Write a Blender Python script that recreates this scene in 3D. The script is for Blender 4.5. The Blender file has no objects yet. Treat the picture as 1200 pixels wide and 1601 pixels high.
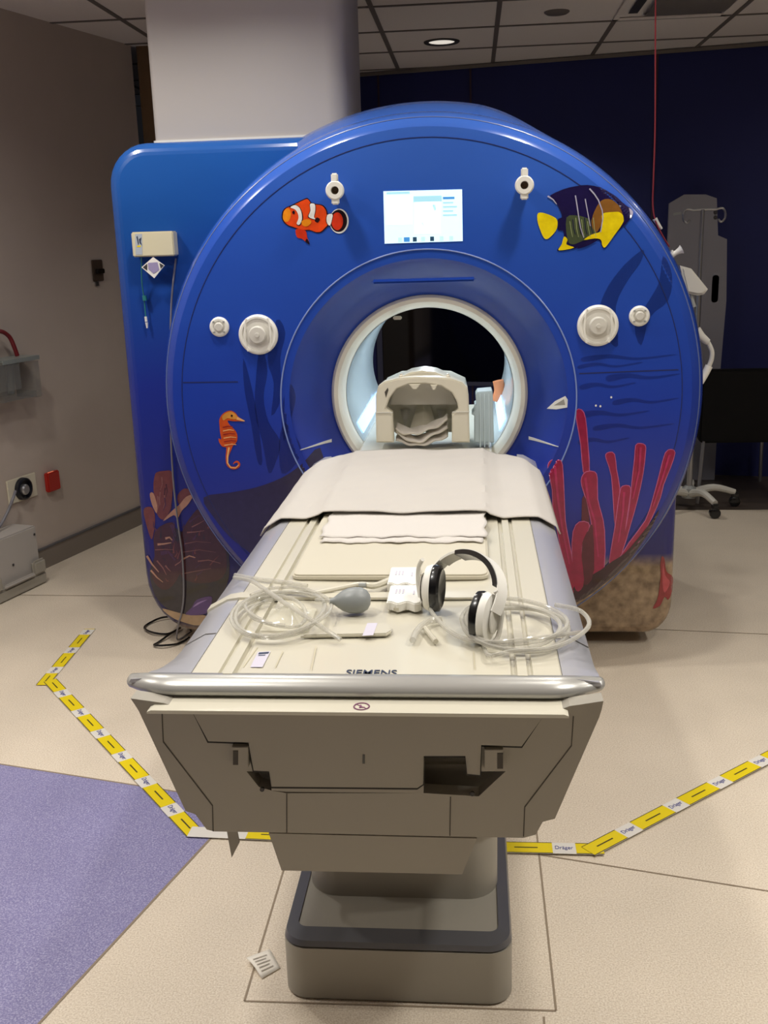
import bpy, bmesh, math, random
from mathutils import Vector, Matrix
from mathutils.geometry import delaunay_2d_cdt
random.seed(7)
D = bpy.data
SC = bpy.context.scene
COL = SC.collection
PI = math.pi

# ------------------------------------------------------------------ camera
FPX, CAMH = 1600.0, 1.53
PITCH, YAW, ROLL = math.radians(14.74747), math.radians(5.20444), 0.03
_F = Vector((-math.sin(YAW)*math.cos(PITCH), math.cos(YAW)*math.cos(PITCH), -math.sin(PITCH)))
_R0 = Vector((math.cos(YAW), math.sin(YAW), 0))
_U0 = _R0.cross(_F)
_R = _R0*math.cos(ROLL) - _U0*math.sin(ROLL)
_U = _U0*math.cos(ROLL) + _R0*math.sin(ROLL)
CAM = Vector((0, 0, CAMH))
cd = D.cameras.new('camera'); cam = D.objects.new('camera', cd); COL.objects.link(cam)
cd.sensor_fit = 'HORIZONTAL'; cd.sensor_width = 36; cd.lens = 48; cd.clip_start = .05
cam.matrix_world = Matrix(((_R.x, _U.x, -_F.x, 0), (_R.y, _U.y, -_F.y, 0), (_R.z, _U.z, -_F.z, CAMH), (0, 0, 0, 1)))
SC.camera = cam

def ray(u, v): return _F + _R*((u-600)/FPX) - _U*((v-800.5)/FPX)
def pz(u, v, z): d = ray(u, v); return CAM + d*((z-CAM.z)/d.z)      # measured point on a level plane
def py(u, v, y): d = ray(u, v); return CAM + d*((y-CAM.y)/d.y)      # measured point on a frontal plane
def ppl(u, v, p, n):
    d = ray(u, v); return CAM + d*((Vector(p)-CAM).dot(Vector(n))/d.dot(Vector(n)))

# ------------------------------------------------------------------ materials
def lin(c):
    return tuple((x/255/12.92 if x/255 <= .04045 else ((x/255+.055)/1.055)**2.4) for x in c)
_M = {}
def mat(name, rgb, rough=.5, metal=0.0, coat=0.0, noise=0.0, nscale=40, bump=0.0, alpha=1.0, emit=0.0, spec=.5, trans=0.0):
    if name in _M: return _M[name]
    m = D.materials.new(name); m.use_nodes = True
    nt = m.node_tree; b = nt.nodes['Principled BSDF']
    c = lin(rgb)+(1,)
    b.inputs['Base Color'].default_value = c
    b.inputs['Roughness'].default_value = rough
    b.inputs['Metallic'].default_value = metal
    b.inputs['Coat Weight'].default_value = coat
    b.inputs['Coat Roughness'].default_value = .05
    b.inputs['Specular IOR Level'].default_value = spec
    b.inputs['Alpha'].default_value = alpha
    b.inputs['Transmission Weight'].default_value = trans
    if emit:
        b.inputs['Emission Color'].default_value = c
        b.inputs['Emission Strength'].default_value = emit
    if noise or bump:
        tc = nt.nodes.new('ShaderNodeTexCoord'); n = nt.nodes.new('ShaderNodeTexNoise')
        n.inputs['Scale'].default_value = nscale; n.inputs['Detail'].default_value = 4
        nt.links.new(tc.outputs['Object'], n.inputs['Vector'])
        if noise:
            mx = nt.nodes.new('ShaderNodeMix'); mx.data_type = 'RGBA'
            mx.inputs['A'].default_value = tuple(x*(1-noise) for x in c[:3])+(1,)
            mx.inputs['B'].default_value = tuple(min(1, x*(1+noise)) for x in c[:3])+(1,)
            nt.links.new(n.outputs['Fac'], mx.inputs['Factor'])
            nt.links.new(mx.outputs['Result'], b.inputs['Base Color'])
        if bump:
            bp = nt.nodes.new('ShaderNodeBump'); bp.inputs['Strength'].default_value = bump
            bp.inputs['Distance'].default_value = .002
            nt.links.new(n.outputs['Fac'], bp.inputs['Height']); nt.links.new(bp.outputs['Normal'], b.inputs['Normal'])
    _M[name] = m
    return m

def speckle(name, base, dark, light, rough=.35, scale=260):
    m = D.materials.new(name); m.use_nodes = True; nt = m.node_tree; b = nt.nodes['Principled BSDF']
    g = nt.nodes.new('ShaderNodeNewGeometry')
    n1 = nt.nodes.new('ShaderNodeTexNoise'); n1.inputs['Scale'].default_value = scale; n1.inputs['Detail'].default_value = 2
    n2 = nt.nodes.new('ShaderNodeTexNoise'); n2.inputs['Scale'].default_value = 3.0; n2.inputs['Detail'].default_value = 5
    v = nt.nodes.new('ShaderNodeTexVoronoi'); v.inputs['Scale'].default_value = 70
    for q in (n1, n2, v): nt.links.new(g.outputs['Position'], q.inputs['Vector'])
    r = nt.nodes.new('ShaderNodeValToRGB'); e = r.color_ramp.elements
    e[0].position = .32; e[0].color = lin(dark)+(1,); e[1].position = .5; e[1].color = lin(base)+(1,)
    x = e.new(.70); x.color = lin(light)+(1,)
    nt.links.new(n1.outputs['Fac'], r.inputs['Fac'])
    mx = nt.nodes.new('ShaderNodeMix'); mx.data_type = 'RGBA'; mx.blend_type = 'MULTIPLY'; mx.inputs['Factor'].default_value = .35
    r2 = nt.nodes.new('ShaderNodeValToRGB'); r2.color_ramp.elements[0].position = .3; r2.color_ramp.elements[1].position = .7
    r2.color_ramp.elements[0].color = (.72, .72, .72, 1); r2.color_ramp.elements[1].color = (1, 1, 1, 1)
    nt.links.new(n2.outputs['Fac'], r2.inputs['Fac'])
    nt.links.new(r.outputs['Color'], mx.inputs['A']); nt.links.new(r2.outputs['Color'], mx.inputs['B'])
    lt = nt.nodes.new('ShaderNodeMath'); lt.operation = 'LESS_THAN'; lt.inputs[1].default_value = .1
    nt.links.new(v.outputs['Distance'], lt.inputs[0])
    m2 = nt.nodes.new('ShaderNodeMix'); m2.data_type = 'RGBA'; m2.inputs['B'].default_value = lin(light)+(1,)
    ml = nt.nodes.new('ShaderNodeMath'); ml.operation = 'MULTIPLY'; ml.inputs[1].default_value = .45
    nt.links.new(lt.outputs[0], ml.inputs[0]); nt.links.new(ml.outputs[0], m2.inputs['Factor'])
    nt.links.new(mx.outputs['Result'], m2.inputs['A'])
    nt.links.new(m2.outputs['Result'], b.inputs['Base Color'])
    b.inputs['Roughness'].default_value = rough
    _M[name] = m
    return m

def mural(name, stops, sand_lo, sand_hi):
    """printed ocean mural: blue print by height, sand print rising towards the right"""
    m = D.materials.new(name); m.use_nodes = True; nt = m.node_tree; b = nt.nodes['Principled BSDF']
    g = nt.nodes.new('ShaderNodeNewGeometry'); s = nt.nodes.new('ShaderNodeSeparateXYZ')
    nt.links.new(g.outputs['Position'], s.inputs[0])
    n = nt.nodes.new('ShaderNodeTexNoise'); n.inputs['Scale'].default_value = 1.7; n.inputs['Detail'].default_value = 3
    mp = nt.nodes.new('ShaderNodeMapping'); mp.inputs['Scale'].default_value = (1, 1, 3)
    nt.links.new(g.outputs['Position'], mp.inputs['Vector']); nt.links.new(mp.outputs['Vector'], n.inputs['Vector'])
    ad = nt.nodes.new('ShaderNodeMath'); ad.operation = 'MULTIPLY_ADD'; ad.inputs[1].default_value = .22
    nt.links.new(n.outputs['Fac'], ad.inputs[0]); nt.links.new(s.outputs['Z'], ad.inputs[2])
    mr = nt.nodes.new('ShaderNodeMapRange'); mr.inputs['From Min'].default_value = .11; mr.inputs['From Max'].default_value = 2.11
    nt.links.new(ad.outputs[0], mr.inputs['Value'])
    r = nt.nodes.new('ShaderNodeValToRGB'); e = r.color_ramp.elements
    e[0].position = stops[0][0]; e[0].color = lin(stops[0][1])+(1,)
    e[1].position = stops[-1][0]; e[1].color = lin(stops[-1][1])+(1,)
    for p, c in stops[1:-1]: k = e.new(p); k.color = lin(c)+(1,)
    nt.links.new(mr.outputs['Result'], r.inputs['Fac'])
    # sand height as a function of x
    sx = nt.nodes.new('ShaderNodeMapRange'); sx.inputs['From Min'].default_value = -.9; sx.inputs['From Max'].default_value = .3
    sx.inputs['To Min'].default_value = sand_lo; sx.inputs['To Max'].default_value = sand_hi
    nt.links.new(s.outputs['X'], sx.inputs['Value'])
    df = nt.nodes.new('ShaderNodeMath'); df.operation = 'SUBTRACT'
    nt.links.new(sx.outputs['Result'], df.inputs[0]); nt.links.new(s.outputs['Z'], df.inputs[1])
    f = nt.nodes.new('ShaderNodeMapRange'); f.inputs['From Min'].default_value = -.02; f.inputs['From Max'].default_value = .03
    nt.links.new(df.outputs[0], f.inputs['Value'])
    n3 = nt.nodes.new('ShaderNodeTexNoise'); n3.inputs['Scale'].default_value = 25; n3.inputs['Detail'].default_value = 6
    nt.links.new(g.outputs['Position'], n3.inputs['Vector'])
    sr = nt.nodes.new('ShaderNodeValToRGB'); sr.color_ramp.elements[0].color = lin((112, 92, 72))+(1,); sr.color_ramp.elements[1].color = lin((180, 155, 125))+(1,)
    sr.color_ramp.elements[0].position = .3; sr.color_ramp.elements[1].position = .75
    nt.links.new(n3.outputs['Fac'], sr.inputs['Fac'])
    mx = nt.nodes.new('ShaderNodeMix'); mx.data_type = 'RGBA'
    nt.links.new(f.outputs['Result'], mx.inputs['Factor']); nt.links.new(r.outputs['Color'], mx.inputs['A']); nt.links.new(sr.outputs['Color'], mx.inputs['B'])
    nt.links.new(mx.outputs['Result'], b.inputs['Base Color'])
    b.inputs['Roughness'].default_value = .24; b.inputs['Specular IOR Level'].default_value = .35; b.inputs['Coat Weight'].default_value = .3; b.inputs['Coat Roughness'].default_value = .06
    _M[name] = m
    return m

BLUE = mural('mural_face', [(0, (40, 38, 100)), (.25, (36, 40, 126)), (.5, (32, 60, 160)), (.8, (42, 84, 180)), (1, (62, 106, 192))], .05, .43)
BOXBLUE = mural('mural_housing', [(0, (28, 26, 60)), (.2, (38, 36, 108)), (.5, (34, 50, 142)), (.8, (26, 76, 150)), (1, (38, 96, 176))], .09, .36)
CREAM = mat('cream_plastic', (212, 206, 188), .38, coat=.15)
DECK = mat('table_cream', (200, 195, 178), .33, coat=.2)
PANEL = mat('panel_grey_cream', (152, 147, 136), .45)
SILVER = mat('silver_paint', (186, 186, 192), .34, metal=.35, coat=.3)
BUMP = mat('bumper_silver', (172, 171, 167), .3, metal=.4, coat=.4)
DARKTRIM = mat('dark_grey_trim', (92, 92, 96), .35, metal=.2)
WHITE = mat('white_plastic', (232, 230, 222), .4)
WHITE2 = mat('white_plastic_shade', (206, 203, 194), .45)
GREY = mat('grey_plastic', (150, 152, 150), .42)
DGREY = mat('dark_grey', (58, 56, 56), .5)
BLACK = mat('black_plastic', (14, 14, 16), .25, coat=.3)
SEAM = mat('seam_dark', (66, 60, 52), .7)
SHEET = mat('white_sheet', (190, 185, 178), .9, bump=.25, nscale=350)
TOWEL = mat('white_towel', (204, 199, 193), .95, bump=.5, nscale=500)
LINER = mat('bore_liner', (206, 218, 222), .25, coat=.4)
RINGL = mat('trim_light_blue', (120, 140, 196), .25)
INK = mat('ink_dark', (40, 52, 78), .6)
LILAC = mat('label_lilac', (196, 192, 206), .6)
WALL = mat('wall_taupe', (194, 180, 168), .75, noise=.05, nscale=6, bump=.1)
NAVY = mat('wall_navy', (18, 26, 88), .7, noise=.1, nscale=5)
WOOD = mat('wood_panel', (120, 92, 58), .55, noise=.25, nscale=9)
CEIL = mat('ceiling_tile', (234, 226, 220), .9, noise=.06, nscale=120, bump=.3)
TBAR = mat('ceiling_bar', (112, 104, 98), .6)
COLUMN = mat('column_paint', (186, 180, 176), .6, noise=.02, nscale=4)
BASEB = mat('baseboard_grey', (132, 122, 112), .6)
FLOOR = speckle('floor_beige', (226, 212, 192), (206, 191, 170), (240, 230, 213), .36)
PURPLE = speckle('floor_purple', (142, 138, 180), (122, 118, 164), (180, 177, 208), .38)
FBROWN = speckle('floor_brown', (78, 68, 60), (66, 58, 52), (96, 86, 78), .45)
FSEAM = mat('floor_seam', (146, 130, 110), .7)
YELLOW = mat('tape_yellow', (232, 208, 24), .35)
TAPEW = mat('tape_white', (226, 222, 214), .3)
TAPEB = mat('tape_blue_ink', (52, 58, 140), .5)
TAPEK = mat('tape_black_ink', (70, 62, 24), .5)
RED = mat('red_plastic', (178, 40, 30), .35)
REDCORD = mat('red_cord', (120, 30, 40), .5)
STEEL = mat('brushed_steel', (165, 165, 168), .3, metal=.8)
CABLE = mat('grey_cable', (120, 118, 124), .5)
GREEN = mat('green_tube', (40, 120, 120), .4)
BOARD = mat('grey_board', (134, 132, 140), .55)
GLASSB = mat('dark_window_glass', (5, 6, 9), .06, spec=.6)

def clear(name, rgb, tr=.62):
    m = D.materials.new(name); m.use_nodes = True; nt = m.node_tree; nt.nodes.clear()
    o = nt.nodes.new('ShaderNodeOutputMaterial'); t = nt.nodes.new('ShaderNodeBsdfTransparent'); p = nt.nodes.new('ShaderNodeBsdfPrincipled')
    p.inputs['Base Color'].default_value = lin(rgb)+(1,); p.inputs['Roughness'].default_value = .12
    t.inputs['Color'].default_value = (.93, .93, .92, 1)
    lw = nt.nodes.new('ShaderNodeLayerWeight'); lw.inputs['Blend'].default_value = .35
    mr = nt.nodes.new('ShaderNodeMapRange'); mr.inputs['To Min'].default_value = 1-tr; mr.inputs['To Max'].default_value = 1-tr*.35
    nt.links.new(lw.outputs['Facing'], mr.inputs['Value'])
    mx = nt.nodes.new('ShaderNodeMixShader')
    nt.links.new(mr.outputs['Result'], mx.inputs[0]); nt.links.new(t.outputs[0], mx.inputs[1]); nt.links.new(p.outputs[0], mx.inputs[2])
    nt.links.new(mx.outputs[0], o.inputs[0]); _M[name] = m
    return m
CLEAR = clear('clear_tube', (205, 202, 192), .74)
CLEARP = clear('clear_pocket', (150, 150, 146), .8)

# ------------------------------------------------------------------ mesh builder
class MB:
    def __init__(s): s.v = []; s.f = []; s.mi = []
    def raw(s, vs, fs, m=0):
        o = len(s.v); s.v += [Vector(x) for x in vs]
        for f in fs: s.f.append([i+o for i in f]); s.mi.append(m)
        return s
    def bm(s, bm, m=0, M=None):
        bm.verts.index_update()
        vs = [(M @ v.co) if M else v.co.copy() for v in bm.verts]
        s.raw(vs, [[v.index for v in f.verts] for f in bm.faces], m); bm.free(); return s
    def box(s, c, size, bev=0.0, seg=2, m=0, rot=None):
        b = bmesh.new(); bmesh.ops.create_cube(b, size=1)
        for v in b.verts: v.co = Vector((v.co.x*size[0], v.co.y*size[1], v.co.z*size[2]))
        if bev: bmesh.ops.bevel(b, geom=list(b.edges), offset=bev, segments=seg, affect='EDGES', clamp_overlap=True)
        M = Matrix.Translation(c)
        if rot is not None: M = M @ rot.to_4x4()
        return s.bm(b, m, M)
    def prism(s, poly, a, b_, axis='y', bev=0.0, seg=2, m=0, M=None, capsonly=False):
        """poly of 2D points extruded along axis between a and b_"""
        bm = bmesh.new()
        def P(p, t):
            return {'y': (p[0], t, p[1]), 'z': (p[0], p[1], t), 'x': (t, p[0], p[1])}[axis]
        va = [bm.verts.new(P(p, a)) for p in poly]; vb = [bm.verts.new(P(p, b_)) for p in poly]
        n = len(poly); caps = [bm.faces.new(va), bm.faces.new(vb[::-1])]
        for i in range(n): bm.faces.new((va[i], vb[i], vb[(i+1) % n], va[(i+1) % n]))
        bmesh.ops.recalc_face_normals(bm, faces=list(bm.faces))
        if bev:
            ed = set(); [ed.update(f.edges) for f in caps]
            bmesh.ops.bevel(bm, geom=list(ed), offset=bev, segments=seg, affect='EDGES', clamp_overlap=True)
        return s.bm(bm, m, M)
    def lathe(s, prof, cx, cz, a0=0, a1=2*PI, n=96, m=0, closed=None):
        """profile (r,y) turned about the y axis through (cx,cz)"""
        full = abs(a1-a0-2*PI) < 1e-6; k = n if full else n+1; vs = []; fs = []
        for i in range(k):
            a = a0+(a1-a0)*i/n
            for r, y in prof: vs.append((cx+r*math.cos(a), y, cz+r*math.sin(a)))
        L = len(prof)
        for i in range(n):
            j = (i+1) % k
            for q in range(L-1): fs.append((i*L+q, i*L+q+1, j*L+q+1, j*L+q))
        return s.raw(vs, fs, m)
    def turn(s, prof, M, n=32, m=0):
        """profile (r,h) turned about local z, placed by M"""
        vs = []; fs = []; L = len(prof)
        for i in range(n):
            a = 2*PI*i/n
            for r, h in prof: vs.append(M @ Vector((r*math.cos(a), r*math.sin(a), h)))
        for i in range(n):
            j = (i+1) % n
            for q in range(L-1): fs.append((i*L+q, j*L+q, j*L+q+1, i*L+q+1))
        return s.raw(vs, fs, m)
    def tube(s, pts, r, n=8, smooth=0, m=0, closed=False):
        pts = [Vector(p) for p in pts]
        if smooth: pts = catmull(pts, smooth, closed)
        rr = r if isinstance(r, (list, tuple)) else None
        vs = []; fs = []; N = len(pts); up = None
        for i, p in enumerate(pts):
            if closed: t = pts[(i+1) % N]-pts[i-1]
            else: t = pts[min(i+1, N-1)]-pts[max(i-1, 0)]
            if t.length < 1e-9: t = Vector((0, 0, 1))
            t.normalize()
            if up is None: up = Vector((0, 0, 1)) if abs(t.z) < .9 else Vector((1, 0, 0))
            a = t.cross(up).normalized(); up = a.cross(t).normalized()
            q = r if rr is None else rr[0]+(rr[1]-rr[0])*i/(N-1) if len(rr) == 2 else rr[min(len(rr)-1, int(i*len(rr)/N))]
            for k in range(n):
                th = 2*PI*k/n; vs.append(p+(a*math.cos(th)+up*math.sin(th))*q)
        for i in range(N if closed else N-1):
            j = (i+1) % N
            for k in range(n): fs.append((i*n+k, i*n+(k+1) % n, j*n+(k+1) % n, j*n+k))
        if not closed: fs.append(tuple(range(n))[::-1]); fs.append(tuple((N-1)*n+k for k in range(n)))
        return s.raw(vs, fs, m)
    def grid(s, fn, nu, nv, m=0):
        vs = [fn(i/nu, j/nv) for i in range(nu+1) for j in range(nv+1)]
        fs = [(i*(nv+1)+j, (i+1)*(nv+1)+j, (i+1)*(nv+1)+j+1, i*(nv+1)+j+1) for i in range(nu) for j in range(nv)]
        return s.raw(vs, fs, m)
    def build(s, name, mats, parent=None, smooth=True, ang=35, solid=0.0, fix=True):
        if not isinstance(mats, (list, tuple)): mats = [mats]
        me = D.meshes.new(name)
        lo = Vector((min(v.x for v in s.v), min(v.y for v in s.v), min(v.z for v in s.v)))
        hi = Vector((max(v.x for v in s.v), max(v.y for v in s.v), max(v.z for v in s.v)))
        c = Vector(((lo.x+hi.x)/2, (lo.y+hi.y)/2, lo.z))
        me.from_pydata([v-c for v in s.v], [], s.f)
        for m in mats: me.materials.append(m)
        me.polygons.foreach_set('material_index', s.mi)
        if fix:
            b = bmesh.new(); b.from_mesh(me); bmesh.ops.recalc_face_normals(b, faces=list(b.faces)); b.to_mesh(me); b.free()
        if smooth:
            me.polygons.foreach_set('use_smooth', [True]*len(me.polygons)); me.set_sharp_from_angle(angle=math.radians(ang))
        me.update()
        o = D.objects.new(name, me); COL.objects.link(o)
        o.location = c
        if parent is not None:
            o.parent = parent; o.location = c-wloc(parent)
        if solid:
            md = o.modifiers.new('thickness', 'SOLIDIFY'); md.thickness = solid; md.offset = 1
        return o

def wloc(o):
    l = Vector(o.location)
    while o.parent is not None: o = o.parent; l += o.location
    return l

def catmull(p, k, closed=False):
    out = []; n = len(p)
    for i in range(n if closed else n-1):
        g = (lambda q: p[q % n]) if closed else (lambda q: p[max(0, min(n-1, q))])
        a, b, c, d = g(i-1), g(i), g(i+1), g(i+2)
        for j in range(k):
            t = j/k
            out.append(.5*((2*b)+(c-a)*t+(2*a-5*b+4*c-d)*t*t+(3*b-a-3*c+d)*t**3))
    if not closed: out.append(p[-1])
    return out

def sm2(poly, k=4):
    q = catmull([Vector((a, b, 0)) for a, b in poly], k, True); return [(v.x, v.y) for v in q]

def rrect(x0, z0, x1, z1, r, n=6):
    """rounded rectangle; r may be (bl, br, tr, tl)"""
    if not isinstance(r, (tuple, list)): r = (r,)*4
    out = []
    for (cx, cz, a0, rad) in ((x0+r[0], z0+r[0], PI, r[0]), (x1-r[1], z0+r[1], 1.5*PI, r[1]), (x1-r[2], z1-r[2], 0, r[2]), (x0+r[3], z1-r[3], .5*PI, r[3])):
        for i in range(n+1):
            a = a0+.5*PI*i/n; out.append((cx+rad*math.cos(a), cz+rad*math.sin(a)))
    return out

def thing(name, label, cat, loc, group=None):
    o = D.objects.new(name, None); COL.objects.link(o); o.location = loc; o.empty_display_size = .05
    return tag(o, label, cat, group)
def tag(o, label, cat, group=None):
    o['label'] = label; o['category'] = cat
    if group: o['group'] = group
    return o
def struct(o): o['kind'] = 'structure'; return o

def text(name, body, M, width, material, parent=None, mb_only=False, extr=.0004, sx=1.0, off=0.0):
    """lettering as a mesh, centred, of the given overall width, placed by M (local xy plane)"""
    c = D.curves.new(name, 'FONT'); c.body = body; c.align_x = 'CENTER'; c.align_y = 'CENTER'; c.extrude = extr; c.offset = off
    t = D.objects.new(name, c); COL.objects.link(t)
    bpy.context.view_layer.update()
    dg = bpy.context.evaluated_depsgraph_get()
    me = D.meshes.new_from_object(t.evaluated_get(dg))
    COL.objects.unlink(t); D.objects.remove(t); D.curves.remove(c)
    xs = [v.co.x for v in me.vertices]; k = width/(max(xs)-min(xs)); cxm = (max(xs)+min(xs))/2
    ys = [v.co.y for v in me.vertices]; cym = (max(ys)+min(ys))/2
    b = MB(); b.raw([M @ Vector(((v.co.x-cxm)*k, (v.co.y-cym)*k/sx, v.co.z*1.0)) for v in me.vertices], [list(p.vertices) for p in me.polygons])
    D.meshes.remove(me)
    if mb_only: return b
    return b.build(name, material, parent, smooth=False, fix=False)

# decals: printed pictures lying on a surface; outline traced in picture units, then set on the surface
def on_surface(u, v, yf):
    y = yf(None)
    for _ in range(4):
        p = py(u, v, y); y0, y = y, yf(p)
    if abs(y-y0) < 2e-4: return py(u, v, y)
    y = 3.40
    while y < 4.1 and y < yf(py(u, v, y)): y += .01
    lo, hi = y-.01, y
    for _ in range(12):
        m = (lo+hi)/2
        if m < yf(py(u, v, m)): lo = m
        else: hi = m
    return py(u, v, hi)
def out_normal(p, yf, h=.002):
    fx = (yf(p+Vector((h, 0, 0)))-yf(p-Vector((h, 0, 0))))/(2*h); fz = (yf(p+Vector((0, 0, h)))-yf(p-Vector((0, 0, h))))/(2*h)
    return Vector((fx, -1, fz)).normalized()
_DN = [0]
def decal(mb, poly, yf, lift, m=0, smooth=3, cell=7.0):
    """fill a traced outline with triangles and lay it on the surface"""
    if smooth: poly = sm2(poly, smooth)
    if yf is yface:                               # finer where the cover curves
        rr = [math.hypot(q.x-CX, q.z-CC) for q in (py(u, v, 3.49) for u, v in poly)]
        if max(rr) > .855 or min(rr) < .51: cell = 3.0
    elif yf is ybox: cell = 5.0
    fine = []
    for i, p in enumerate(poly):
        c = poly[(i+1) % len(poly)]; k = max(1, int(math.hypot(c[0]-p[0], c[1]-p[1])/cell))
        fine += [(p[0]+(c[0]-p[0])*t/k, p[1]+(c[1]-p[1])*t/k) for t in range(k)]
    poly = fine; n = len(poly); pts = [Vector((u, v)) for u, v in poly]
    x0, x1, y0, y1 = min(p.x for p in pts), max(p.x for p in pts), min(p.y for p in pts), max(p.y for p in pts)
    k = 0; yy = y0+cell*.5
    while yy < y1:
        xx = x0+cell*.5
        while xx < x1: pts.append(Vector((xx, yy))); xx += cell
        yy += cell
    vs, _, fs = delaunay_2d_cdt(pts, [(a, (a+1) % n) for a in range(n)], [], 1, 1e-4)[:3]
    _DN[0] += 1; lift = lift+.000012*(_DN[0] % 40)
    used = sorted({q for f in fs for q in f}); mp = {q: t for t, q in enumerate(used)}; out_ = []
    for q in used:
        p = on_surface(vs[q].x, vs[q].y, yf); out_.append(p+out_normal(p, yf)*lift)
    return mb.raw(out_, [[mp[q] for q in f] for f in fs], m)
def cv(pts, ox, oy, s): return [(ox+a/s, oy+b/s) for a, b in pts]
def streak(pts, w0, w1=None):
    """a tapering brush stroke outline along points"""
    w1 = w0 if w1 is None else w1; n = len(pts); L = []; Rr = []
    for i, (x, y) in enumerate(pts):
        a = pts[max(0, i-1)]; b = pts[min(n-1, i+1)]; dx, dy = b[0]-a[0], b[1]-a[1]; l = math.hypot(dx, dy) or 1
        w = w0+(w1-w0)*i/(n-1); L.append((x-dy/l*w, y+dx/l*w)); Rr.append((x+dy/l*w, y-dx/l*w))
    return L+Rr[::-1]

# ================================================================== ROOM
CZ = 2.60
def wl_x(y): return -2.12+.28*(y-4.83)          # left wall line on the floor
def wb_y(x): return 6.98-.194*x                 # back wall line on the floor
YL = 5.86; XL = wl_x(YL)
# floor with its purple inlay and seams
b = MB(); b.raw([(-5, -2, 0), (3.4, -2, 0), (3.4, 7.6, 0), (-5, 7.6, 0)], [(0, 1, 2, 3)], 0)
b.raw([(-.658, 2.562, .0008), (-3.6, 3.272, .0008), (-4.2, 3.0, .0008), (-4.2, -1.8, .0008), (-1.858, -1.8, .0008)], [(0, 1, 2, 3, 4)], 1)
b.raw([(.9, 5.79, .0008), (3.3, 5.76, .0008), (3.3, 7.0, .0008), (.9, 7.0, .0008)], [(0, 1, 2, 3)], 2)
def seam_line(p, q, w=.0022):
    p = Vector((p[0], p[1], .0012)); q = Vector((q[0], q[1], .0012)); d = (q-p).normalized(); n = Vector((-d.y, d.x, 0))*w
    b.raw([p-n, q-n, q+n, p+n], [(0, 1, 2, 3)], 3)
for p, q in (((-.487, 1.78), (-.487, 2.9)), ((.16, 1.784), (.16, 2.9)), ((-.487, 1.78), (.16, 1.784)), ((.164, 2.335), (3.2, 1.60)),
             ((.134, 1.766), (.10, .5)), ((.66, 3.925), (3.2, 3.63)), ((-3.4, 4.36), (-1.1, 4.30))): seam_line(p, q)
seam_line((-.658, 2.562), (-3.6, 3.272), .003); seam_line((-.658, 2.562), (-1.858, -1.8), .003)
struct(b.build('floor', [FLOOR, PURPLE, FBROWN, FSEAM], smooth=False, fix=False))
# ceiling
b = MB(); b.box((-.8, 2.8, CZ+.05), (8.4, 9.6, .1)); struct(b.build('ceiling', CEIL, smooth=False))
b = MB()
for i in range(-7, 7):
    b.box((-.465+.6*i, 2.8, CZ-.002), (.024, 9.5, .004))
for j in range(-5, 12):
    b.box((-.8, 5.2+.6*(j-6)+.015, CZ-.0025), (8.3, .022, .004))
struct(b.build('trim_1', TBAR, smooth=False))
# left wall, its baseboard and the timber panel beyond it
def wallslab(name, p, q, h, th, m, z0=0):
    p = Vector((p[0], p[1], 0)); q = Vector((q[0], q[1], 0)); d = (q-p).normalized(); n = Vector((-d.y, d.x, 0))*th
    bb = MB(); bb.prism([(p.x, p.y), (q.x, q.y), ((q+n).x, (q+n).y), ((p+n).x, (p+n).y)], z0, h, 'z')
    return struct(bb.build(name, m, smooth=False))
wallslab('wall_left', (wl_x(-2), -2), (XL, YL), CZ, .12, WALL)
wallslab('baseboard_left', (wl_x(-1.9)+.012, -1.9), (XL+.012, YL), .10, .011, BASEB)
wallslab('trim_2', (wl_x(-1.9)+.016, -1.9), (XL+.016, YL), .108, .015, DARKTRIM, .1)
wallslab('wall_back_left', (XL+.02, YL+.03), (-.93, YL+.06), CZ, .1, WOOD)
wallslab('wall_recess', (-.93, YL+.16), (-.93, wb_y(-.93)+.1), CZ, .1, WALL)
wallslab('wall_back', (-1.03, wb_y(-1.03)), (3.4, wb_y(3.4)), CZ, .12, NAVY)
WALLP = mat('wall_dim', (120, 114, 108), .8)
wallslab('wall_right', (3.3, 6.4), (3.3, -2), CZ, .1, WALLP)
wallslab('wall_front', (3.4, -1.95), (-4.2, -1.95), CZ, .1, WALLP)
# seams of the back wall covering
nb = Vector((-.19, -.98, 0)).normalized()
b = MB()
for x in (-.6, -.005, 1.115, 2.2):
    b.box((x, wb_y(x)-.004, CZ/2), (.012, .008, CZ-.02))
struct(b.build('trim_3', mat('navy_seam', (52, 30, 50), .6), smooth=False))
b = MB(); b.prism([(-.9, wb_y(-.9)-.02), (3.2, wb_y(3.2)-.02), (3.2, wb_y(3.2)-.004), (-.9, wb_y(-.9)-.004)], CZ-.025, CZ-.005, 'z')
struct(b.build('trim_4', TBAR, smooth=False))
# dark viewing window seen through the bore
def wbp(x, z, o): return Vector((x, wb_y(x)-o, z))
win = struct(MB().raw([wbp(-.62, .60, .012), wbp(.60, .60, .012), wbp(.60, 1.30, .012), wbp(-.62, 1.30, .012),
                wbp(-.62, .60, .002), wbp(.60, .60, .002), wbp(.60, 1.30, .002), wbp(-.62, 1.30, .002)],
               [(0, 1, 2, 3), (7, 6, 5, 4), (0, 4, 5, 1), (1, 5, 6, 2), (2, 6, 7, 3), (3, 7, 4, 0)]).build('window_1', GLASSB, smooth=False))
b = MB()
for (x0, z0, x1, z1) in ((-.66, .572, .64, .598), (-.66, 1.302, .64, 1.34), (-.66, .598, -.622, 1.302), (.602, .598, .64, 1.302)):
    pts = [(x0, wb_y(x0)-.02), (x1, wb_y(x1)-.02), (x1, wb_y(x1)-.001), (x0, wb_y(x0)-.001)]
    b.prism(pts, z0, z1, 'z')
b.build('window_frame', mat('window_frame_dark', (60, 62, 84), .5), win, smooth=False)

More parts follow.
